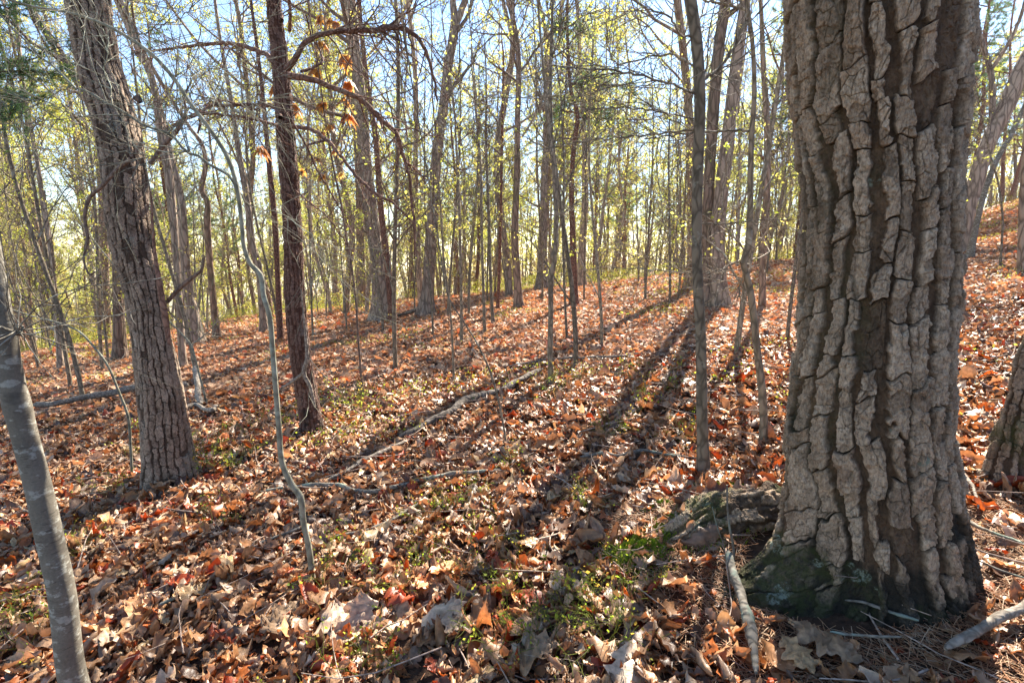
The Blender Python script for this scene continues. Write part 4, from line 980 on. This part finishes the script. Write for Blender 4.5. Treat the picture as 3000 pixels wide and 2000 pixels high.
for k, (nm, lab, mt, pts, crown, ex) in enumerate(MID):
    bY = base_of(pts[0][0], pts[0][1])
    big = pts[0][2] > 14
    hgt = 14 if big else (4.5 + 0.12 * bY)
    if crown and big: hgt += 3; crown = (crown[0], int(crown[1] * .7), int(crown[2] * .6), int(crown[3] * .8))
    rr_ = 0.04 if big else 0.005
    if crown: c = (*crown[:4], 0.020 if bY < 10 else 0.04, 0.3 if big else 0.35, (3.2 if big else 1.3) * (0.7 + 0.02 * bY))
    else: c = (14, 60, 160, 0, 0.05, 0.25, 1.6)
    dl = (bY < 14 and nm == 'pine_tree')
    root, b, Y = thin_tree(nm, lab, [(*p[:2], p[2]) for p in pts], M[mt], [e for e in ex], hgt, rr_, bY + pts[0][2] / 2 * bY / FPX, 18 if big else 9, 110, c, seed=100 + k)

def edge_pine():
    Y = 6.5; r = np.random.RandomState(47)
    tr = trace([(-190, 1180, 60), (-200, 800, 54), (-215, 400, 48), (-230, 0, 40)], Y); tr = extend_top(tr, 10, 48, 0.03)
    b = np.array([tr[0, 0], Y, float(terr(tr[0, 0], Y))]); tr[0, 2] = b[2] - 0.1; tr[:, :3] -= b
    root = empty('pine_tree', b, 'green pine outside the left edge reaching needle sprays into the upper left corner', 'tree')
    mb = MB(); P, rr = trunk_tube(mb, tr, 16, 80, 47); mb.build('trunk', M['trunk_p'], root)
    for pts in ([(-210, 330), (-80, 250), (20, 200), (110, 190), (170, 215)], [(-200, 300), (-60, 180), (40, 120), (150, 95)], [(-200, 430), (-60, 390), (40, 370), (130, 350)], [(-220, 120), (-80, 60), (60, 40), (190, 60)], [(-200, 240), (-40, 260), (60, 280)]):
        q = smooth_path(np.array([[*(at(px, py, Y) - b)] for px, py in pts]), 16); q += r.normal(size=q.shape) * 0.03; q[:, 1] += np.linspace(0, r.uniform(-0.6, 0.6), 16)
        mb = MB(); tubes(mb, q, np.linspace(0.016, 0.004, 16), 6, (0.12, 0.07, 0.04))
        pos, d, _, _, _ = sprout(r, q[None], np.ones((1, 16)), 44, 0.3, 1, 0.7)
        P2 = grow(r, pos, d, r.uniform(0.1, 0.4, 44), 4, 0.1, 0.02); tubes(mb, P2, np.full((44, 4), 0.003), 3, (0.12, 0.07, 0.04))
        needle_tufts(mb, r, P2[:, 1:].reshape(-1, 3), np.repeat(nrm(P2[:, -1] - P2[:, 0]), 3, 0), 16, 0.09)
        mb.build('needle_spray', M['needles'], root, smooth=False)
edge_pine()
# needle sprays on the wavy pine
def needle_sprays():
    par = [o for o in bpy.data.objects if o.get('label', '').startswith('wavy reddish pine')][0]
    b = np.array(par.location); Y = b[1]; r = np.random.RandomState(41)
    for pts in ([(1672, 245), (1720, 240), (1760, 255), (1800, 265), (1830, 262)], [(1690, 325), (1650, 318), (1615, 345), (1605, 362)], [(1690, 330), (1760, 320), (1810, 325)], [(1665, 85), (1690, 95), (1712, 115)], [(1700, 290), (1712, 250), (1740, 238)], [(1690, 330), (1740, 345), (1810, 375)],
                [(1660, 90), (1640, 85), (1620, 95)]):
        q = smooth_path(np.array([[*(at(px, py, Y) - b)] for px, py in pts]), 14); q += r.normal(size=q.shape) * 0.05
        q[:, 1] += np.linspace(0, r.uniform(-0.8, 0.8), 14)
        mb = MB(); tubes(mb, q, np.linspace(0.012, 0.004, 14), 5, (0.12, 0.07, 0.04))
        pos, d, _, _, _ = sprout(r, q[None], np.ones((1, 14)), 34, 0.1, 1, 0.7)
        P2 = grow(r, pos, d, r.uniform(0.1, 0.4, 34), 4, 0.1, 0.02); tubes(mb, P2, np.full((34, 4), 0.004), 3, (0.12, 0.07, 0.04))
        tip = P2[:, 1:].reshape(-1, 3); dd = np.repeat(nrm(P2[:, -1] - P2[:, 0]), 3, 0)
        needle_tufts(mb, r, tip, dd, 14, 0.11)
        mb.build('needle_spray', M['needles'], par, smooth=False)
needle_sprays()

# ------------------------------------------------------------------ fallen logs and branches
def log(name, label, pts, mat, cat='branch', group=None, lift=0.5, side=(), sides=10, jag=0.10, seed=1):
    r = np.random.RandomState(seed)
    rows = []
    for p in pts:
        q = hit(p[0], p[1]); rad = 0.5 * p[2] * depth(q) / FPX / math.sqrt(1 + ((p[0] - 1500) / FPX) ** 2)
        rows.append([q[0], q[1] + rad, float(terr(q[0], q[1])) + rad * lift + 0.05 + (p[3] if len(p) > 3 else 0), rad])
    rows = np.array(rows); b = rows[len(rows) // 2, :3].copy()
    n = max(50, len(pts) * 14); q = smooth_path(rows, n); al = np.linspace(0, 1, n); tot = np.linalg.norm(q[-1, :3] - q[0, :3])
    fr = tot / max(0.03, q[:, 3].mean() * 5)
    q[:, 3] *= 0.85 * (1 + (0.12 + jag) * vnoise(al * fr + seed, 0, 0, seed)) * (1 - 0.35 * (al < 0.02) - 0.35 * (al > 0.98))
    for c_ in range(3): q[:, c_] += q[:, 3] * 0.5 * vnoise(al * fr * 0.7 + seed, 3.0 * c_, 0, seed + 1)
    mb = MB(); tubes(mb, q[:, :3] - b, q[:, 3], max(sides, 14), cap=True)
    V0 = mb.V[0].reshape(n, -1, 3); ctr = V0.mean(1, keepdims=True); rm_ = max(q[:, 3].mean(), 0.004); W0 = (V0 + b) / rm_
    dd_ = fbm(W0[..., 0] * 1.1, W0[..., 1] * 1.1, W0[..., 2] * 1.1, seed + 5, 3)
    mb.V[0] = (ctr + (V0 - ctr) * (1 + 0.13 * dd_)[..., None]).reshape(-1, 3)
    for sd in side:
        Yb = hit(sd[0][0], sd[0][1])[1] if len(sd[0]) < 4 else sd[0][3]
        s_ = smooth_path(trace([p[:3] for p in sd], Yb), 16); tubes(mb, s_[:, :3] - b, s_[:, 3], 7, cap=True)
    o = mb.build(name, mat); o.location = tuple(b)
    return tag(o, label, cat, group)
log('fallen_log', 'pale weathered log lying on the leaves left of the thick leaning oak', [(95, 1212, 26), (150, 1210, 32), (250, 1190, 34), (330, 1176, 28), (402, 1166, 30), (470, 1160, 24), (545, 1150, 22)], M['dead'], 'log', seed=1, lift=1.3)
log('stump', 'short upright broken stub beside the thick leaning oak', [(582, 1206, 26), (580, 1190, 25, 0.10), (577, 1175, 24, .24), (576, 1165, 22, .36)], M['dead'], 'stump', seed=2)
log('dead_branch', 'bleached knobbly branch lying right of the thick leaning oak', [(540, 1216, 16), (570, 1205, 14), (595, 1220, 14), (620, 1224, 18), (636, 1205, 10)], M['dead'], seed=3, lift=1.3, side=([(622, 1226, 16), (620, 1240, 14)],))
log('fallen_log', 'long rotting log with moss patches crossing the centre of the slope', [(1170, 1298, 16), (1210, 1285, 22), (1250, 1262, 24), (1312, 1232, 28), (1384, 1186, 26), (1430, 1172, 26), (1469, 1160, 24), (1553, 1118, 20), (1590, 1095, 10)], M['log'], 'log', seed=4, sides=14, lift=0.3, jag=0.08)
log('wood_splinter', 'long pale splintered strip of wood leading down from the rotting log', [(1187, 1313, 10), (1120, 1345, 14), (1060, 1375, 14), (1000, 1410, 12), (960, 1428, 7)], M['dead'], 'wood', seed=5)
log('fallen_branch', 'long grey branch winding across the middle foreground behind the curved sapling', [(759, 1465, 9), (840, 1452, 13), (920, 1448, 15), (982, 1447, 16), (1030, 1462, 18), (1080, 1466, 17), (1156, 1456, 16), (1210, 1440, 17), (1268, 1429, 18), (1330, 1412, 16), (1400, 1407, 13), (1469, 1400, 10)], M['branch_g'], seed=6, lift=0.5)
log('fallen_branch', 'grey curved stick below the long winding branch', [(930, 1612, 10), (1000, 1599, 11), (1080, 1581, 11), (1152, 1550, 12), (1201, 1519, 11), (1245, 1487, 8)], M['branch_g'], seed=7, lift=0.5)
log('fallen_branch', 'pale green lichened branch on the leaves left of the mottled sapling', [(1700, 1362, 7), (1732, 1358, 10), (1770, 1352, 12), (1812, 1362, 13), (1850, 1352, 13), (1884, 1345, 12), (1940, 1354, 9), (2000, 1362, 8), (2050, 1368, 5)], M['branch_g'], seed=8, lift=0.5)
log('fallen_branch', 'peeling pale stick with an upright broken twig lying in front of the big oak', [(2134, 1665, 24), (2143, 1700, 30), (2156, 1746, 34), (2168, 1790, 36), (2179, 1836, 38), (2192, 1880, 40), (2200, 1925, 36), (2206, 1970, 26), (2214, 2030, 22)], M['branch_g'], seed=9, lift=1.2,
    side=([(2150, 1652, 9, ), (2148, 1600, 8), (2138, 1550, 7), (2131, 1480, 6), (2130, 1420, 6)], [(2130, 1640, 4), (2118, 1590, 3), (2100, 1540, 3), (2087, 1484, 3)]))
log('cut_log', 'pale barkless log end lying at the bottom right corner', [(2772, 1960, 30), (2800, 1945, 36), (2860, 1915, 38), (2930, 1872, 42), (3000, 1835, 46), (3060, 1800, 48)], M['dead'], 'log', seed=10, sides=14, lift=0.8, jag=0.03)
log('fallen_branch', 'whitish crooked branch coming out between the big oak and the right edge trunk', [(2842, 1342, 10), (2822, 1360, 15), (2817, 1400, 17), (2835, 1440, 16), (2850, 1462, 15), (2860, 1500, 11), (2862, 1523, 7)], M['dead'], seed=11, lift=0.5)
log('fallen_branch', 'mottled stick running right from the foot of the big oak', [(2795, 1545, 16), (2840, 1568, 17), (2893, 1592, 17), (2950, 1616, 15), (3010, 1640, 13)], M['branch_g'], seed=12, lift=0.5)
log('fallen_branch', 'thin straight grey stick right of the big oak foot', [(2839, 1670, 8), (2890, 1695, 10), (2950, 1720, 9), (3010, 1738, 8)], M['branch_g'], seed=13, lift=0.5)
log('fallen_branch', 'brown stick half buried in needles in the shade below the big oak', [(2473, 1800, 10), (2530, 1812, 15), (2600, 1835, 15), (2690, 1862, 11)], M['branch_g'], seed=14, lift=0.6)
log('fallen_branch', 'thin grey stick lying level in the dark needles near the bottom right', [(2429, 1894, 9), (2500, 1905, 11), (2580, 1912, 13), (2638, 1911, 12)], M['branch_g'], seed=15, lift=0.5)
log('fallen_branch', 'long thin pole across the sunny slope behind the knotted sapling', [(1490, 1087, 5), (1560, 1075, 6), (1625, 1067, 7), (1740, 1064, 8), (1848, 1056, 6)], M['dead'], seed=16, lift=1.5)
log('fallen_branch', 'short lichen green piece of branch in the leaves at lower left', [(468, 1808, 12), (500, 1795, 18), (540, 1775, 18), (566, 1758, 10)], M['branch_g'], seed=17, lift=1.0)
log('fallen_branch', 'grey branch leading from the curved sapling foot to the lower left', [(760, 1625, 10), (820, 1600, 12), (880, 1580, 14)], M['branch_g'], seed=18, lift=0.8)
log('fallen_branch', 'pale stick poking out behind the smooth grey trunk at the left edge', [(-20, 1472, 8), (40, 1500, 9), (85, 1525, 8)], M['dead'], seed=19, lift=1.5)
log('fallen_log', 'dark log half hidden in the distance below the winding grey trunk', [(1165, 935, 9), (1200, 925, 14), (1235, 918, 12)], M['log'], 'log', seed=20, lift=0.8)

# ------------------------------------------------------------------ leafy sprigs of low shrubs
def sprigs():
    protos = []
    r = np.random.RandomState(61)
    for k in range(5):
        mb = MB(); n = 5 + k
        d = np.stack([r.normal(size=n) * 0.7, r.normal(size=n) * 0.7, np.ones(n)], -1)
        P1 = grow(r, np.zeros((n, 3)), d, r.uniform(0.12, 0.26, n), 7, 0.22, 0.02); tubes(mb, P1, taper(np.full(n, 0.0016), 7, 0.5), 4, (0.20, 0.22, 0.06))
        pos, dd, pr, _, _ = sprout(r, P1, np.full((n, 7), 0.0012), n * 6, 0.3, 1, 0.8)
        P2 = grow(r, pos, dd, r.uniform(0.03, 0.10, n * 6), 5, 0.25, 0.0); tubes(mb, P2, np.full((n * 6, 5), 0.0008), 3, (0.25, 0.28, 0.07))
        lv = MB(); spring_leaves(lv, r, P2, n * 8, 0.014, np.array([(0.30, 0.40, 0.05), (0.42, 0.45, 0.07), (0.22, 0.33, 0.04), (0.5, 0.36, 0.08)]))
        protos.append((mb.mesh('stems', M['green']), lv.mesh('leaves', M['green'], False)))
    spots = [(1100, 1730), (1180, 1760), (1750, 1850), (1560, 1880), (1620, 1900), (1080, 1960), (1060, 1990), (1330, 1500), (1390, 1470), (1260, 1540), (1000, 1680), (940, 1740), (1480, 1760), (1720, 1500), (1780, 1900),
             (430, 1330), (500, 1390), (700, 1370), (640, 1390), (1060, 1210), (990, 1200), (930, 1180), (1640, 1140), (1700, 1120), (1850, 1110), (1960, 1150), (1610, 1180), (1900, 1180), (50, 1830), (90, 1900), (1400, 1620), (1990, 1300), (600, 1340), (1010, 1290),
             (1500, 1380), (860, 1250), (720, 1290), (1780, 1290), (330, 1460), (240, 1620), (620, 1560), (1350, 1700), (1240, 1650), (1680, 1790), (1830, 1720), (1450, 1920)]
    for i, (px, py) in enumerate(spots):
        p = hit(px, py); sm, lm = protos[i % 5]
        zone_ = ('by the curved pale sapling' if 550 < px < 1150 else 'left of the thick leaning oak' if px <= 550 else 'near the mottled sapling' if py < 1350 else 'in the middle foreground by the winding branch' if py < 1560 and px < 1450 else 'just left of the mossy root' if py < 1730 else 'at the bottom right of centre' if px > 1500 else 'at the bottom centre')
        root = empty('blueberry_sprig', (p[0], p[1], float(terr(p[0], p[1])) + 0.01), 'wiry green shrub sprig with tiny new leaves ' + zone_, 'shrub', 'green shrub sprigs ' + zone_, r.uniform(0, 6.28))
        s = r.uniform(0.75, 1.2) * (1.0 if py > 1450 else 1.3); root.scale = (s, s, s)
        for nm, me in (('stems', sm), ('leaves', lm)):
            o = bpy.data.objects.new(nm, me); COL.objects.link(o); o.parent = root
sprigs()

def groundcover():
    r = np.random.RandomState(71); mb = MB()
    # small scattered sprouts on the slope and yellow-green understorey behind it
    n = 26000
    X, Y = scatter(r, 3, 16, 60); keep = fbm(X * 0.7, Y * 0.7, 0.1, 33, 3) > 0.45; X, Y = X[keep], Y[keep]
    X2, Y2 = scatter(r, 13, 34, 60, 1.15, 2); keep = fbm(X2 * 0.35, Y2 * 0.35, 0.1, 35, 3) + sstep(Y2, 15, 24) * 0.5 > 0.55; X2, Y2 = X2[keep], Y2[keep]
    for XX, YY, s, h in ((X, Y, 0.022, 0.10), (X2, Y2, 0.035, 0.7)):
        n = len(XX); k = 5
        x = np.repeat(XX, k) + r.normal(size=n * k) * s * 3; y = np.repeat(YY, k) + r.normal(size=n * k) * s * 3
        z = terr(x, y) + 0.03 + np.repeat(r.rand(n) ** 1.4 * h, k) + r.rand(n * k) * s
        P = np.stack([x, y, z], -1)[:, None].repeat(2, 1)
        a = nrm(r.normal(size=(n * k, 3))); b = nrm(np.cross(a, r.normal(size=(n * k, 3)))); ss = s * r.uniform(0.6, 1.4, n * k)[:, None]
        p = P[:, 0]; V = np.stack([p, p + a * ss * .5 + b * ss * .35, p + a * ss, p + a * ss * .5 - b * ss * .35], 1)
        c = np.array([(0.30, 0.36, 0.05), (0.38, 0.38, 0.07), (0.22, 0.27, 0.04), (0.42, 0.26, 0.08)])[r.choice(4, n * k, p=[.35, .3, .2, .15])] * r.uniform(0.8, 1.2, n * k)[:, None]
        mb.add(V.reshape(-1, 3), np.arange(n * k)[:, None] * 4 + [0, 1, 2, 3], np.repeat(c, 4, 0))
    tag(mb.build('ground_cover', M['green'], smooth=False), 'low yellow green new growth sprinkled over the leafy slope', 'ground cover', kind='stuff')
groundcover()

# ------------------------------------------------------------------ the rest of the wood
def proto_tree(seed, kind):
    r = np.random.RandomState(seed)
    if kind == 'oak': h, r0, mt = r.uniform(15, 20), r.uniform(0.09, 0.15), ('trunk_a', 'trunk_b')[seed % 2]
    elif kind == 'slim': h, r0, mt = r.uniform(11, 15), r.uniform(0.04, 0.075), ('trunk_b', 'trunk_a')[seed % 2]
    elif kind == 'pine': h, r0, mt = r.uniform(14, 18), r.uniform(0.11, 0.15), 'trunk_p'
    else: h, r0, mt = r.uniform(4.5, 7.5), r.uniform(0.018, 0.032), 'sapling_d'
    K = 26; z = np.linspace(0, h, K)
    wob = {'oak': 0.35, 'slim': 0.4, 'pine': 0.15, 'sapling': 0.25}[kind]
    x = wob * (vnoise(z * 0.28, 0, 0, seed) - vnoise(0.0, 0, 0, seed)) + r.normal() * 0.03 * z; y = wob * (vnoise(z * 0.28, 5, 0, seed) - vnoise(0.0, 5, 0, seed)) + r.normal() * 0.03 * z
    tr = np.stack([x, y, z, r0 * (1 - 0.85 * (z / h) ** 1.1) + 0.004], -1); tr[0, 2] = -0.35
    mb = MB(); P, rr = trunk_tube(mb, tr, 12 if kind != 'sapling' else 7, 40 if kind != 'sapling' else 26, seed)
    cr = MB()
    if kind == 'oak':
        # a fork
        k = r.randint(16, 24); F = grow(r, P[k:k + 1], np.array([[r.normal() * .5, r.normal() * .5, 1.0]]), np.array([h * 0.42]), 14, 0.07, 0.05); FR = taper(rr[k:k + 1] * 0.75, 14, 0.2); tubes(mb, F, FR, 8)
        lim, cr = decid(r, P, rr, 26, 150, 650, 6000, 0.076, 0.26, 3.4, minr=0.006)
        lim2, cr2 = decid(r, F[0], FR[0], 12, 70, 250, 2600, 0.076, 0.2, 2.6, minr=0.006); merge(lim, lim2); merge(cr, cr2)
    elif kind == 'slim':
        lim, cr = decid(r, P, rr, 24, 120, 480, 5000, 0.072, 0.2, 2.5, minr=0.005)
    elif kind == 'sapling':
        lim, cr = decid(r, P, rr, 18, 90, 300, 650, 0.038, 0.15, 1.6, ang1=0.8, minr=0.0035)
    else:
        lim, cr0 = decid(r, P, rr, 36, 150, 300, 0, 0.1, 0.25, 2.4, ang1=1.35, minr=0.005, up=0.02)
        n = 44; pos, d, pr, t, _ = sprout(r, P[None], rr[None], n, 0.3, 0.99, 1.2)
        P1 = grow(r, pos, d, 2.6 * (1.2 - t) * r.uniform(0.6, 1.2, n), 6, 0.1, 0.05); tubes(lim, P1, taper(np.clip(pr * 0.3, 0.008, None), 6, 0.3), 4)
        pos, d, pr, _, _ = sprout(r, P1, np.ones((n, 6)), 700, 0.25, 1, 0.6)
        needle_tufts(cr, r, pos, d, 18, 0.22)
    merge(mb, lim)
    tm = mb.mesh('trunk', [M[mt]])
    cm = cr.mesh('crown', M['needles' if kind == 'pine' else 'green'], False)
    return tm, cm, r0
PROT = {'oak': [proto_tree(200 + i, 'oak') for i in range(6)], 'slim': [proto_tree(220 + i, 'slim') for i in range(5)], 'pine': [proto_tree(240 + i, 'pine') for i in range(3)], 'sapling': [proto_tree(260 + i, 'sapling') for i in range(6)]}

taken = [np.array(o.location)[:2] for o in bpy.data.objects if o.get('category') == 'tree' and o.parent is None]
def plant(kind, y0, y1, n, seed, mind, names):
    r = np.random.RandomState(seed); c = 0; tries = 0
    while c < n and tries < 20000:
        tries += 1
        Y = math.sqrt(r.uniform(y0 * y0, y1 * y1)) if kind != 'x' else 0; X = r.uniform(-1.12, 1.12) * Y
        # leave the open sunny slope in the middle and the sun's path to the front mostly clear
        if kind != 'sapling' and Y < 24 and 0.15 < X / Y < 0.75 and r.rand() < 0.6: continue
        if Y < 15 and kind != 'sapling' and abs(X) < Y * 0.95: continue
        if kind != 'sapling' and abs(X / Y - 0.43) < 0.10 and Y < 17: continue
        if X / Y > 0.84 and Y < 38 and kind != 'pine' and r.rand() < 0.85: continue
        q = np.array([X, Y])
        if min(np.linalg.norm(q - t) for t in taken) < mind: continue
        taken.append(q)
        i = r.randint(len(PROT[kind])); tm, cm, r0 = PROT[kind][i]
        px_ = 1500 + 1500 * X / (Y * cp + 0.3)
        side = next(t_ for lim_, t_ in ((200, 'by the left edge'), (400, 'left of the thick leaning oak'), (600, 'right of the thick leaning oak'), (800, 'left of the reddish pine'), (1000, 'right of the reddish pine'), (1200, 'around the broad grey pair'),
            (1400, 'around the winding grey trunk'), (1560, 'left of the grey forked trunk'), (1720, 'right of the grey forked trunk'), (1880, 'right of the wavy pine'), (2030, 'left of the mottled sapling'), (2150, 'behind the leaning pair'),
            (2330, 'beside the left of the big oak'), (2780, 'behind the big oak'), (9999, 'right of the big oak')) if px_ < lim_)
        d = 'front' if Y < y0 + (y1 - y0) * .33 else ('middle' if Y < y0 + (y1 - y0) * .67 else 'rear')
        nm, lab = names
        lab2 = lab % (d, side)
        e = empty(nm, (X, Y, float(terr(X, Y))), lab2, 'tree', lab2, r.uniform(0, 6.28))
        s = r.uniform(0.8, 1.2); e.scale = (s, s, s * r.uniform(0.9, 1.1))
        for pn, me in (('trunk', tm), ('crown', cm)):
            o = bpy.data.objects.new(pn, me); COL.objects.link(o); o.parent = e
        c += 1
plant('oak', 17, 52, 44, 1, 1.5, ('oak_tree', 'tall forked grey tree, %s rank, %s'))
plant('slim', 14, 52, 80, 2, 1.0, ('slender_tree', 'slender brown leafy tree, %s rank, %s'))
plant('pine', 16, 48, 36, 3, 1.8, ('pine_tree', 'red trunked green pine, %s rank, %s'))
plant('sapling', 5.5, 13, 26, 9, 0.7, ('sapling', 'wiry young sapling, %s rank, %s'))
plant('sapling', 12, 34, 90, 4, 0.7, ('sapling', 'thin twiggy leafy sapling, %s rank, %s'))

def far_wood():
    r = np.random.RandomState(91); mb = MB(); lv = MB()
    n = 620
    Y = np.sqrt(r.uniform(48**2, 125**2, n)); X = r.uniform(-1.2, 1.2, n) * Y
    Z = terr(X, Y) - 0.4; h = r.uniform(11, 19, n)
    P = grow(r, np.stack([X, Y, Z], -1), np.stack([r.normal(size=n) * .05, r.normal(size=n) * .05, np.ones(n)], -1), h, 8, 0.04, 0.02)
    R0 = taper(r.uniform(0.07, 0.2, n), 8, 0.15)
    cols = np.array([(0.14, 0.11, 0.09), (0.20, 0.16, 0.13), (0.17, 0.10, 0.075)])[r.choice(3, n)]
    tubes(mb, P, R0, 6, cols)
    pos, d, pr, t, i = sprout(r, P, R0, n * 16, 0.25, 0.98, 0.8)
    P1 = grow(r, pos, d, r.uniform(1.2, 4.0, n * 16), 5, 0.14, 0.08); tubes(mb, P1, taper(np.clip(pr * 0.35, 0.02, 0.05), 5, 0.3), 3, cols[i])
    spring_leaves(mb, r, P1, 360000, 0.24)
    n = 5200; Yb = np.sqrt(r.uniform(34**2, 120**2, n)); Xb = r.uniform(-1.2, 1.2, n) * Yb
    Pb = grow(r, np.stack([Xb, Yb, terr(Xb, Yb) - 0.1], -1), np.stack([r.normal(size=n) * .35, r.normal(size=n) * .35, np.ones(n)], -1), r.uniform(1.2, 5.5, n), 5, 0.12, 0.02)
    tubes(mb, Pb, taper(r.uniform(0.02, 0.04, n), 5, 0.4), 3, np.array([0.22, 0.16, 0.12]))
    spring_leaves(mb, r, Pb + r.normal(size=Pb.shape) * 0.35, 150000, 0.22, np.array([(0.36, 0.37, 0.12), (0.42, 0.38, 0.14), (0.30, 0.24, 0.13), (0.34, 0.27, 0.17), (0.45, 0.44, 0.14)]))
    m = mat_leaf('far_foliage', 0.5, 0.7, tr_tint=(1.15, 1.1, 0.8))
    tag(mb.build('far_woodland', m, smooth=False), 'far mass of bare trunks and yellow green foliage closing the wood', 'woodland', kind='stuff')
far_wood()

# ------------------------------------------------------------------ air
def haze():
    X0, X1, Y0, Y1, Z0, Z1 = -430, 430, -425, 430, -60, 34
    V = [(x, y, z) for x in (X0, X1) for y in (Y0, Y1) for z in (Z0, Z1)]
    me = bpy.data.meshes.new('haze'); me.from_pydata(V, [], [(0, 1, 3, 2), (4, 6, 7, 5), (0, 4, 5, 1), (2, 3, 7, 6), (0, 2, 6, 4), (1, 5, 7, 3)])
    o = bpy.data.objects.new('haze', me); COL.objects.link(o)
    m = bpy.data.materials.new('thin_air'); m.use_nodes = True; t = m.node_tree
    t.nodes.remove(t.nodes["Principled BSDF"])
    pv = t.nodes.new("ShaderNodeVolumePrincipled"); pv.inputs["Density"].default_value = 0.0003; pv.inputs["Color"].default_value = (0.97, 0.98, 1.0, 1); pv.inputs["Anisotropy"].default_value = 0.55
    t.links.new(pv.outputs[0], t.nodes["Material Output"].inputs["Volume"]); me.materials.append(m)
    tag(o, 'thin pale sunlit air between the far trunks', 'haze', kind='stuff')
haze()
